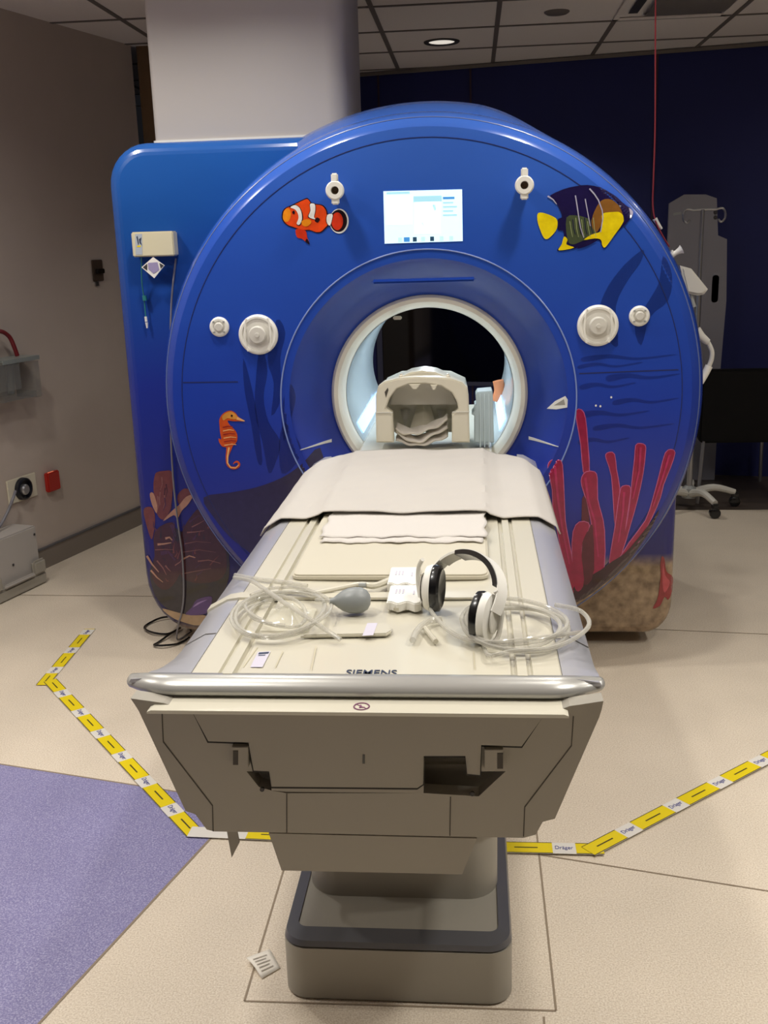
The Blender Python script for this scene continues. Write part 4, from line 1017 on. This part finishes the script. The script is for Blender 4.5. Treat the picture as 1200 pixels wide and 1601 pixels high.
# squeeze bulb with its coil
bc = pz(552, 962, T)
sb = thing('squeeze_bulb', 'grey rubber squeeze bulb with clear tubing coiled to its left', 'squeeze bulb', (bc.x, bc.y, T))
q = MB(); Mb = Matrix.Translation(bc+Vector((0, .012, .0265))) @ Matrix.Rotation(.12, 4, 'Z') @ Matrix.Rotation(PI/2, 4, 'Y')
q.turn([(.0005, .034), (.010, .0325), (.019, .027), (.0245, .017), (.026, .004), (.0245, -.009), (.020, -.021), (.013, -.031), (.0075, -.038), (.0055, -.046), (.0005, -.046)], Mb, 32); q.build('bulb', mat('rubber_grey', (138, 142, 142), .4), sb)
q = MB(); kc = pz(440, 968, T)
nk = Mb @ Vector((0, 0, -.044))
q.tube([nk, nk+Vector((-.03, .006, .0)), Vector((kc.x+.07, kc.y+.06, T+.02))]+coil(kc.x, kc.y-.004, .088, .125, 3.3, T+.006, .006, 0, .8), .0036, 8, 3)
q.tube(coil(kc.x-.01, kc.y-.01, .052, .085, 1.6, T+.012, .006, .5, 1.0), .0036, 8, 3); q.build('air_tube', CLEAR, sb)
# loose straight hose lying across the coil
q = MB(); q.tube([pz(366, 903, T+.012), pz(392, 908, T+.02), pz(420, 926, T+.032), pz(450, 946, T+.036), pz(490, 972, T+.026), pz(532, 1000, T+.007)], .0045, 10, 5)
q.tube([pz(367, 899, T+.004), pz(400, 905, T+.006), pz(440, 910, T+.006), pz(480, 916, T+.006)], .0045, 10, 5)
lh = q.build('clear_hose', CLEAR); tag(lh, 'clear straight hose lying across the left tubing coil', 'hose')
# soft translucent pouch inside the coil
q = MB(); kz = pz(455, 972, T)
q.grid(lambda a, c: Vector((kz.x-.05+.09*a, kz.y-.055+.12*c, T+.003+.024*math.sin(PI*a)*math.sin(PI*c)*(1+.35*math.sin(a*9+c*5)))), 14, 14)
po = q.build('plastic_pouch', clear('pouch_plastic', (226, 222, 204), .55)); tag(po, 'crumpled translucent pouch lying inside the left tubing coil', 'pouch')
# two white plugs with their cables
def plug(u0, v0, u1, v1, label, cable):
    a, c = pz(u0, v1, T), pz(u1, v0, T)
    t_ = thing('coil_plug', label, 'plug', ((a.x+c.x)/2, (a.y+c.y)/2, T), 'coil plugs on the table')
    q = MB(); N = 16; w = c.x-a.x
    pts = [(a.x+w*i/N, a.y+.006*math.sin(i/N*4*PI+.5)) for i in range(N+1)]+[(c.x, c.y), (a.x, c.y)]
    q.prism(pts, T+.001, T+.020, 'z', bev=.003); bd = q.build('body', WHITE, t_)
    for k in range(3): q = MB(); q.box((a.x+w*.22+.007*k, a.y+(c.y-a.y)*.62, T+.0205), (.003, .026, .0008)); q.build('marking', LILAC, bd, smooth=False)
    q = MB(); q.box((a.x+w*.75, a.y+(c.y-a.y)*.55, T+.0205), (.003, .024, .0008)); q.build('marking', LILAC, bd, smooth=False)
    q = MB(); q.box((a.x+w*.3, a.y+.001, T+.008), (.012, .014, .010), .002); q.build('clip', DECK, bd)
    if cable:
        q = MB(); q.tube([Vector((a.x+.004, (a.y+c.y)/2, T+.010)), pz(585, 916, T+.014), pz(565, 914, T+.015), pz(545, 917, T+.012), pz(505, 925, T+.008), pz(480, 929, T+.006)], [.0075, .0042], 8, 5); q.build('cable', DECK, t_)
        q = MB(); q.tube([pz(561, 915, T+.0165), pz(572, 915, T+.0168)], .0058, 8); q.build('cable_grip', GREY, t_)
    return t_
plug(605, 900, 658, 927, 'white wavy-edged plug nearer the sheet, its cable running left', True)
plug(604, 929, 662, 957, 'white wavy-edged plug nearer the camera, beside the headphones', False)

# ================================================================== SMALL THINGS ON THE SCANNER
# cream control box with badge on the cabinet
q = MB(); a, c = py(208, 402, 3.66), py(270, 361, 3.66)
bxo = thing('wall_box', 'cream box mounted on the upper left of the scanner cabinet', 'box', ((a.x+c.x)/2, 3.68, a.z))
q.box(((a.x+c.x)/2, 3.686, (a.z+c.z)/2), (c.x-a.x, .055, c.z-a.z), .004); bd = q.build('case', mat('box_cream', (206, 198, 168), .5), bxo)
q = MB(); q.raw([py(u, v, 3.6578) for u, v in ((211, 366), (222, 365.5), (222.5, 398), (212, 398.5))], [(0, 1, 2, 3)], 0)
for poly in ([(213, 370), (215, 369), (217, 380), (216, 384)], [(217, 374), (221, 371), (220, 378), (222, 384), (218, 380)]): q.raw([py(u, v, 3.6572) for u, v in poly], [tuple(range(len(poly)))], 1)
q.raw([py(u, v, 3.6572) for u, v in ((214, 384), (220, 383.5), (220, 386), (214, 386.5))], [(0, 1, 2, 3)], 2)
q.build('label', [mat('label_bluegrey', (170, 178, 188), .5), INK, YELLOW], bd, smooth=False, fix=False)
q = MB(); pts = [(221, 418), (239, 402), (257, 415), (241, 435)]; a_ = [py(u, v, 3.655) for u, v in pts]; q.raw(a_+[p+Vector((0, .003, 0)) for p in a_], [(0, 1, 2, 3), (7, 6, 5, 4)]+[(i, (i+1) % 4, 4+(i+1) % 4, 4+i) for i in range(4)])
q.raw([py(u, v, 3.654) for u, v in ((231, 411), (246, 410), (249, 422), (240, 428), (232, 421))], [(0, 1, 2, 3, 4)], 1)
q.raw([py(u, v, 3.654) for u, v in ((223, 418), (230, 412), (230, 423))], [(0, 1, 2)], 2); q.raw([py(u, v, 3.654) for u, v in ((256, 415), (249, 411), (251, 420))], [(0, 1, 2)], 2)
bdg = q.build('diamond_tag', [WHITE, mat('tag_violet', (150, 140, 176), .5), DGREY], smooth=False, fix=False); tag(bdg, 'white diamond-shaped tag hanging below the cream box', 'tag')
cordo = thing('pull_cord', 'thin teal cord with white tip hanging below the cream box', 'cord', py(222, 404, 3.67))
q = MB(); q.tube([py(221, 403, 3.67), py(221.5, 440, 3.69), py(225, 466, 3.70), py(228, 498, 3.70)], .0022, 6, 4); q.build('cord', GREEN, cordo)
q = MB(); q.tube([py(225.5, 462, 3.70), py(226.5, 470, 3.70)], .008, 8); q.build('bead', GREEN, cordo)
q = MB(); q.tube([py(227.6, 495, 3.70), py(228.6, 503, 3.70)], .005, 8); q.tube([py(229, 504, 3.70), py(230, 513, 3.70)], [.0055, .003], 8); q.build('tip', WHITE, cordo)
# grey cable running down the cabinet to the floor
q = MB(); pts = [py(u, v, 3.700) for u, v in ((275, 404), (268, 470), (266, 560), (266.5, 660), (270, 740), (277, 810), (285, 870), (287, 930), (283, 962))]
pts += [py(279, 975, 3.715), Vector((py(276, 985, 3.76).x, 3.76, .012)), Vector((-1.16, 3.86, .008))]
q.tube(pts, .0035, 8, 5); gc = q.build('grey_cable', CABLE); tag(gc, 'thin grey cable running down the left cabinet to the floor', 'cable')
q = MB(); P0 = [pz(u, v, .006) for u, v in ((298, 985), (280, 968), (255, 968), (232, 975), (226, 984), (240, 992), (262, 991), (282, 983), (266, 994), (248, 1004), (241, 1010), (256, 1012), (279, 1006), (296, 998))]
for i, p in enumerate(P0): p.z = .006+.004*(i % 3)
q.tube(P0, .0045, 8, 6); bcab = q.build('black_cable', BLACK); tag(bcab, 'black cable lying in loops on the floor beside the scanner', 'cable')

# items hanging on the right flank of the scanner
fl_ = thing('side_hook', 'small white hook on the upper right rim of the scanner', 'hook', py(1056, 395, 3.72))
q = MB(); M = Matrix.Translation(py(1056, 395, 3.70)) @ Matrix.Rotation(PI/2-.5, 4, 'Y'); q.turn([(.0005, -.012), (.010, -.012), (.008, .0), (.012, .016), (.016, .022), (.0005, .022)], M, 20); q.build('peg', WHITE, fl_)
q = MB(); q.box(py(1050, 398, 3.70), (.010, .02, .03), .003); q.build('plate', WHITE, fl_)
cl_ = thing('cord_clip', 'small pale clip on the scanner rim where the red cord ends', 'clip', py(1027, 352, 3.72))
q = MB(); q.tube([py(1023, 342, 3.72), py(1028, 350, 3.72), py(1034, 358, 3.72)], [.009, .004], 8, 3); q.build('jaw', WHITE2, cl_)
q = MB(); q.tube([py(1024.5, -60, 3.72), py(1024, 60, 3.72), py(1023.5, 200, 3.72), py(1021, 280, 3.72), py(1020, 320, 3.72), py(1024, 345, 3.715), py(1035, 368, 3.71), py(1046, 386, 3.71)], .0028, 6, 5)
rc = q.build('red_cord', REDCORD); tag(rc, 'thin dark red cord dropping from the ceiling to the scanner rim', 'cord')
fp = thing('flat_coil_paddle', 'pale tapered paddle sticking out behind the right rim of the scanner', 'paddle', (.86, 3.9, 1.3))
q = MB(); a = [py(u, v, 3.85) for u, v in ((1062, 415), (1080, 420), (1106, 452), (1100, 460), (1090, 462), (1072, 458))]
bm_ = [(p.x, p.z) for p in a]; q.prism(bm_, 3.84, 3.88, 'y', bev=.008); q.build('paddle', WHITE2, fp)
q = MB(); q.tube([py(1079, 458, 3.86), py(1084, 480, 3.86)], [.006, .009], 10); q.build('lug', GREY, fp)
hs = thing('curved_hose', 'white curved hose with thick ends hanging at the right rim of the scanner', 'hose', py(1105, 560, 3.85))
P_ = [py(u, v, 3.85) for u, v in ((1088, 516), (1096, 526), (1106, 535), (1112, 548), (1112, 560), (1108, 572), (1101, 586), (1094, 598))]
q = MB(); q.tube(P_[2:6], .0085, 10, 5); q.build('hose', WHITE2, hs)
q = MB(); q.tube(P_[:3], [.017, .012], 12, 4); q.build('upper_end', WHITE2, hs)
q = MB(); q.tube(P_[5:], [.014, .013], 12, 4); q.build('lower_end', WHITE, hs)

# ================================================================== BACK RIGHT CORNER
# grey transfer board leaning at the wall
YB = 6.52
sbp = thing('transfer_board', 'tall grey board with a hand slot standing against the navy wall', 'board', (1.6, YB, 0))
poly = hp([(1046, 318), (1070, 304), (1103, 304), (1120, 310), (1122, 368), (1136, 374), (1135, 470), (1126, 574)], YB); x0 = poly[0][0]
x1 = poly[-1][0]; full = [(x0, .004)]+poly+[(x1, .004)]
slot = hp([(1113, 436), (1117, 430), (1122, 432), (1122, 465), (1119, 473), (1113, 471)], YB)
# board in two prisms around the slot
sx0, sx1, sz0, sz1 = min(p[0] for p in slot), max(p[0] for p in slot), min(p[1] for p in slot), max(p[1] for p in slot)
q = MB()
hole = rrect(sx0, sz0, sx1, sz1, (sx1-sx0)*.45, 5)
# bridge polygon: outer joined to the hole
hl = hole[::-1]; k0 = max(range(len(hl)), key=lambda i: hl[i][0]); hl = hl[k0:]+hl[:k0+1]
rx = full[6][0]
pl = full[:7]+[(rx+(full[7][0]-rx)*.62, hl[0][1]+.0002)]+[(x, z+(.0002 if i == 0 else 0)) for i, (x, z) in enumerate(hl[:-1])]+[(hl[-1][0], hl[-1][1]-.0002), (rx+(full[7][0]-rx)*.62, hl[-1][1]-.0002)]+full[7:]
bmh = bmesh.new(); va = [bmh.verts.new((x, YB, z)) for x, z in pl]; vb = [bmh.verts.new((x, YB+.03, z)) for x, z in pl]
bmh.faces.new(va); bmh.faces.new(vb[::-1])
for i in range(len(pl)): bmh.faces.new((va[i], vb[i], vb[(i+1) % len(pl)], va[(i+1) % len(pl)]))
bmesh.ops.recalc_face_normals(bmh, faces=list(bmh.faces)); q.bm(bmh); q.build('board', BOARD, sbp, smooth=False)
for v in (332, 340): q = MB(); q.turn([(.012, 0), (.010, .006), (.0005, .006)], Matrix.Translation(py(1118, v, YB)) @ FR, 16); q.build('stud', DGREY, sbp)
q = MB(); q.raw([py(u, v, YB-.001) for u, v in ((1052, 333), (1064, 331), (1064, 335), (1052, 337))], [(0, 1, 2, 3)]); q.build('sticker', GREY, sbp, fix=False)
# IV pole
iv = thing('drip_stand', 'chrome drip stand on a castored base behind the scanner', 'drip stand', (1.232, 5.85, 0))
IX, IY = 1.232, 5.85
q = MB(); q.tube([(IX, IY, .10), (IX, IY, 1.24)], .017, 14); q.build('lower_tube', STEEL, iv)
q = MB(); q.tube([(IX, IY, 1.24), (IX, IY, 1.65)], .011, 12); q.build('upper_tube', STEEL, iv)
q = MB(); q.tube([(IX, IY, 1.20), (IX, IY, 1.27)], .023, 14); q.build('collar', GREY, iv)
q = MB(); q.tube([(IX-.05, IY, 1.65), (IX, IY, 1.652), (IX+.07, IY, 1.65)], .007, 8)
for s in (-1, 1):
    e = IX+(.07 if s > 0 else -.05); q.tube([(e, IY, 1.65), (e+s*.035, IY, 1.655), (e+s*.05, IY, 1.63), (e+s*.048, IY, 1.60), (e+s*.03, IY, 1.585), (e+s*.015, IY, 1.60)], .006, 8, 4)
q.build('hook_bar', STEEL, iv)
q = MB(); q.turn([(.04, .06), (.04, .115), (.022, .13), (.0005, .13)], Matrix.Translation((IX, IY, 0)), 20); q.build('hub', GREY, iv)
for k in range(5):
    a = .05+2*PI*k/5; d = Vector((math.cos(a), math.sin(a), 0)); c = Vector((IX, IY, 0))
    q = MB(); q.tube([c+d*.03+Vector((0, 0, .09)), c+d*.14+Vector((0, 0, .115)), c+d*.26+Vector((0, 0, .085))], [.024, .017], 10, 4); lg = q.build('leg', WHITE2, iv)
    q = MB(); M = Matrix.Translation(c+d*.262+Vector((0, 0, .030))) @ Matrix.Rotation(PI/2, 4, 'X'); q.turn([(.0005, -.018), (.022, -.018), (.03, -.014), (.03, .014), (.022, .018), (.0005, .018)], M, 20)
    q.box(c+d*.262+Vector((0, 0, .068)), (.035, .04, .03), .006); q.build('caster', BLACK, lg)
# black chair
ch = thing('side_chair', 'dark upholstered chair with thin metal legs beside the drip stand', 'chair', (1.55, 6.1, 0))
CX0, CX1, CY0 = 1.30, 1.82, 6.00
BLK = mat('black_vinyl', (6, 6, 8), .6, spec=.2)
q = MB(); q.prism(rrect(CX0, .35, CX1, .775, .03, 5), CY0-.03, CY0+.03, 'y', bev=.012); q.build('backrest', BLK, ch)
q = MB(); q.prism(rrect(CX0, CY0+.032, CX1, CY0+.50, .05, 5), .36, .45, 'z', bev=.02); q.build('seat', BLK, ch)
for x, y in ((CX0+.03, CY0-.01), (CX1-.03, CY0-.01), (CX0+.03, CY0+.46), (CX1-.03, CY0+.46)):
    q = MB(); q.tube([(x, y, .36), (x-(.03 if y < CY0 + .1 else -.01), y-(.06 if y < CY0+.1 else -.02), .0)], .011, 10); q.build('leg', STEEL, ch)

# ================================================================== LEFT WALL THINGS
nL = Vector((.963, -.27, 0)); pL = Vector((wl_x(4.83), 4.83, 0)); tL = Vector((.27, .963, 0)); UP = Vector((0, 0, 1))
def pw(u, v, o=0.0): return ppl(u, v, pL+nL*o, nL)
def wbox(q, u0, v0, u1, v1, d0, d1, m=0, bev=.003):
    a, c = pw(u0, v1, d0), pw(u1, v0, d0); w = (c-a).dot(tL); h = c.z-a.z; ctr = a+tL*(w/2)+UP*(h/2)+nL*((d1-d0)/2)
    R3 = Matrix((tL, -nL, UP)).transposed(); q.box(ctr, (abs(w), d1-d0, abs(h)), bev, 2, m, R3)
    return ctr
t = thing('wall_switch', 'small dark wall plate with a black knob high on the left wall', 'wall plate', pw(152, 440))
q = MB(); wbox(q, 145, 406, 158, 440, .002, .010); q.build('plate', mat('plate_brown', (92, 78, 68), .4, metal=.4), t)
q = MB(); wbox(q, 149, 420, 159, 428, .0105, .03); q.build('knob', BLACK, t)
q = MB(); wbox(q, 149.5, 440, 152.5, 447, .002, .010, bev=0); q.build('key', DGREY, t)
t = thing('alarm_box', 'red box with a glowing strip low on the left wall', 'alarm', pw(78, 768))
q = MB(); wbox(q, 71, 734, 86, 770, .002, .028, bev=.005); bd = q.build('case', RED, t)
q = MB(); wbox(q, 74, 736, 83, 740, .0285, .031, bev=.001); q.build('lamp', mat('alarm_lamp', (255, 150, 110), .4, emit=.5), bd)
t = thing('wall_socket', 'cream wall plate with a round dark socket at the left edge', 'wall socket', pw(33, 790))
q = MB(); wbox(q, 13, 738, 53, 790, .002, .010); q.build('plate', mat('socket_cream', (220, 212, 190), .5), t)
q = MB(); MW = Matrix.Translation(pw(35, 764, .0105)) @ Matrix((tL, UP, nL)).transposed().to_4x4(); q.turn([(.055, 0), (.053, .018), (.045, .022), (.040, .006), (.0005, .006)], MW, 32); so = q.build('socket', mat('socket_black', (24, 26, 34), .35), t)
q = MB(); q.turn([(.026, .007), (.026, .03), (.02, .036), (.0005, .036)], MW @ Matrix.Translation((-.012, 0, 0)), 20); q.build('connector', STEEL, t)
q = MB(); q.tube([pw(24, 768, .05), pw(20, 780, .06), pw(12, 800, .05), pw(0, 822, .05), pw(-14, 838, .05)], .007, 8, 5); q.build('cable', CABLE, t)
t = thing('clear_holder', 'clear plastic holder with a red tube on the left wall', 'holder', pw(10, 620))
q = MB()
for (u0, v0, u1, v1, d0, d1) in ((-28, 563, 28, 620, .118, .122), (-28, 563, -26, 620, .002, .117), (27, 563, 28.5, 620, .002, .117), (-26, 618, 27, 620, .002, .117)): wbox(q, u0, v0, u1, v1, d0, d1, bev=0)
q.build('pocket', CLEARP, t, smooth=False)
q = MB(); wbox(q, -30, 561, 29, 564, .001, .124, bev=.001); q.build('rim', mat('holder_rim', (140, 146, 142), .3), t)
q = MB(); q.tube([pw(-24, 560, .06), pw(-16, 525, .06), pw(0, 518, .06), pw(14, 526, .06), pw(22, 542, .06), pw(27, 556, .06)], .010, 10, 5); q.build('tube', mat('red_tube', (120, 26, 34), .35), t)
q = MB(); q.tube([pw(16, 566, .06), pw(17, 616, .06)], .016, 12); q.build('vial', clear('vial_clear', (190, 196, 194), .6), t)
# grey unit on the floor against the wall
t = thing('floor_unit', 'light grey low unit with sturdy frame on the floor at the left wall', 'equipment unit', (-2.1, 4.5, 0))
A = Vector((-2.041, 4.515, 0)); RW = Matrix((tL, -nL, UP)).transposed()
def ubox(q, s0, s1, d0, d1, z0, z1, bev=.006, m=0):
    ctr = A-tL*((s0+s1)/2)-nL*((d0+d1)/2)+UP*((z0+z1)/2); q.box(ctr, (s1-s0, d1-d0, z1-z0), bev, 2, m, RW)
UG = mat('unit_grey', (178, 172, 166), .5); UG2 = mat('unit_frame', (160, 154, 142), .5)
q = MB(); ubox(q, .012, 1.1, .022, .155, .02, .285); q.build('case', UG, t)
q = MB(); ubox(q, .0, 1.1, .0, .165, .002, .055); ubox(q, .0, .085, -.006, .02, .055, .125, .01); ubox(q, .30, .38, -.006, .02, .055, .125, .01); q.build('frame', UG2, t)
q = MB(); ubox(q, .09, .295, -.012, .004, .06, .078, .006); q.build('handle', UG, t)
q = MB(); ubox(q, .19, .20, .018, .023, .14, .15, .001); q.build('screw', DGREY, t); q = MB(); ubox(q, .025, .035, .018, .023, .24, .25, .001); q.build('screw', DGREY, t)

# ================================================================== FLOOR TAPE AND PAPER
_TZ = [0]
def tape(p, q_, label, first=0, w=.024, lead=True, textflip=False):
    p = Vector((p[0], p[1], 0)); q_ = Vector((q_[0], q_[1], 0)); d = (q_-p).normalized(); Lq = (q_-p).length; n = Vector((-d.y, d.x, 0))
    m = MB(); _TZ[0] += .0012; p = p+UP*_TZ[0]; q_ = q_+UP*_TZ[0]
    def rect(s0, s1, z, mi, w0=-w, w1=w):
        m.raw([p+d*s0+n*w0+UP*z, p+d*s1+n*w0+UP*z, p+d*s1+n*w1+UP*z, p+d*s0+n*w1+UP*z], [(0, 1, 2, 3)], mi)
    rect(0, Lq, .0022, 0)
    m.raw([p-n*w+UP*.001, q_-n*w+UP*.001, q_-n*w+UP*.0022, p-n*w+UP*.0022], [(0, 1, 2, 3)], 0)
    s = -first; TM = []
    while s < Lq:
        a, c = max(0, s), min(Lq, s+.135)
        if c > a+.004:
            rect(a, c, .0026, 1)
            rect(a, c, .0029, 2, -w, -w+.0022); rect(a, c, .0029, 2, w-.0022, w)
            if c-a > .08: rect((a+c)/2-.03, (a+c)/2+.03, .0029, 2, -.0022, .0022)
        a, c = s+.135, s+.195
        if a > 0 and c < Lq: TM.append((a+c)/2)
        s += .195
    o = m.build('floor_tape', [TAPEW, YELLOW, TAPEK], smooth=False, fix=False)
    tag(o, label, 'tape', 'warning tape on the floor')
    ang = math.atan2(d.y, d.x)+(PI if textflip else 0)
    for s_ in TM:
        text('lettering', 'Dräger', Matrix.Translation(p+d*s_+UP*.0027) @ Matrix.Rotation(ang, 4, 'Z'), .046, TAPEB, o, extr=.0002, sx=.8)
    return o
tape((-1.575, 3.335), (-1.604, 3.895), 'short yellow and white tape strip leading away at far left', .03)
tape((-1.562, 3.375), (-.755, 2.392), 'long yellow and white tape strip crossing onto the purple floor', .02)
tape((-.772, 2.4005), (-.395, 2.386), 'yellow and white tape strip behind the left of the pedestal', -.16)
tape((.060, 2.357), (.325, 2.358), 'yellow tape strip running out from the right of the pedestal', .0)
tape((.285, 2.345), (1.55, 3.45), 'long yellow and white tape strip rising to the right edge', .01)
pp = MB(); a = [pz(u, v, .003) for u, v in ((385, 1504), (422, 1488), (438, 1513), (409, 1530))]; a[0].z = .014; a[1].z = .010
pp.grid(lambda s, t_: (a[0]*(1-s)+a[1]*s)*(1-t_)+(a[3]*(1-s)+a[2]*s)*t_+UP*(.006*math.sin(PI*t_)*(1-s)), 6, 6)
pt = pp.build('paper_label', mat('paper_white', (236, 230, 218), .7), solid=.0008, fix=False); tag(pt, 'small curled white paper label on the floor left of the pedestal', 'paper label')
pp = MB()
def onpap(s, t_): return (a[0]*(1-s)+a[1]*s)*(1-t_)+(a[3]*(1-s)+a[2]*s)*t_+UP*(.006*math.sin(PI*t_)*(1-s)+.0016)
for k in range(5):
    y = .22+.14*k; pp.raw([onpap(.15, y), onpap(.75-.1*(k % 2), y), onpap(.75-.1*(k % 2), y+.035), onpap(.15, y+.035)], [(0, 1, 2, 3)])
pp.build('print', mat('print_grey', (170, 160, 150), .8), pt, smooth=False, fix=False)

# ================================================================== LIGHT
def lamp(x, y, power, spread, label, size=.14, col=(1, .965, .90), dim=False):
    downlight(x, y, label, not dim)
    l = D.lights.new('downlight_lamp', 'AREA'); l.shape = 'DISK'; l.size = size; l.energy = power; l.spread = math.radians(spread); l.color = col
    o = D.objects.new('downlight_lamp', l); COL.objects.link(o); o.location = (x, y, CZ-.012)
    return o
lamp(-.76, 3.10, 8, 140, 'lit ceiling downlight above the left front of the scanner')
lamp(.43, 3.10, 8, 140, 'lit ceiling downlight above the right front of the scanner')
lamp(-.76, 1.95, 3.5, 130, 'lit ceiling downlight above the left side of the table end')
lamp(.43, 1.95, 3.5, 130, 'lit ceiling downlight above the right side of the table end')
lamp(-1.06, 1.22, 13, 130, 'lit ceiling downlight nearest the camera on the left')
lamp(1.03, 1.22, 15, 130, 'lit ceiling downlight nearest the camera on the right')
lamp(1.93, 2.2, 11, 140, 'added fill downlight over the open floor right of the table')  # added wide lamp, out of view, to brighten the floor on this side
lamp(-1.66, 3.1, 11, 150, 'added fill downlight over the floor left of the scanner')  # invented fixture that lifts the dark floor at back left
lamp(1.93, 4.3, 4.5, 150, 'added fill downlight over the floor right of the scanner')  # added lamp filling in the floor at back right
lamp(1.93, 5.5, 2, 150, 'added bounce downlight in the back right corner')  # extra lamp put in so floor bounce reaches the ceiling
lamp(-.162, 6.173, 8, 130, 'round recessed ceiling downlight with dark rim, above the back of the scanner', dim=True)
lamp(-2.26, 1.9, 13, 170, 'added ambient downlight over the purple floor on the left')  # made-up ambient source for the left wall and nearby floor
lamp(2.53, 1.6, 12, 170, 'added ambient downlight at the far right of the room')  # unseen lamp added only for ambient light in the room
# light given by the strips inside the bore
l = D.lights.new('bore_lamp', 'AREA'); l.shape = 'RECTANGLE'; l.size = .05; l.size_y = .8; l.energy = 5.0; l.color = (.80, .90, 1)
o = D.objects.new('bore_lamp', l); COL.objects.link(o); o.location = (CX, 4.2, CC+.285)

w = D.worlds.new('world'); SC.world = w; w.use_nodes = True
w.node_tree.nodes['Background'].inputs[0].default_value = (.03, .03, .035, 1); w.node_tree.nodes['Background'].inputs[1].default_value = .2
SC.view_settings.view_transform = 'Standard'; SC.view_settings.look = 'None'; SC.view_settings.exposure = 0.0; SC.view_settings.gamma = 1; SC.view_settings.use_curve_mapping = False
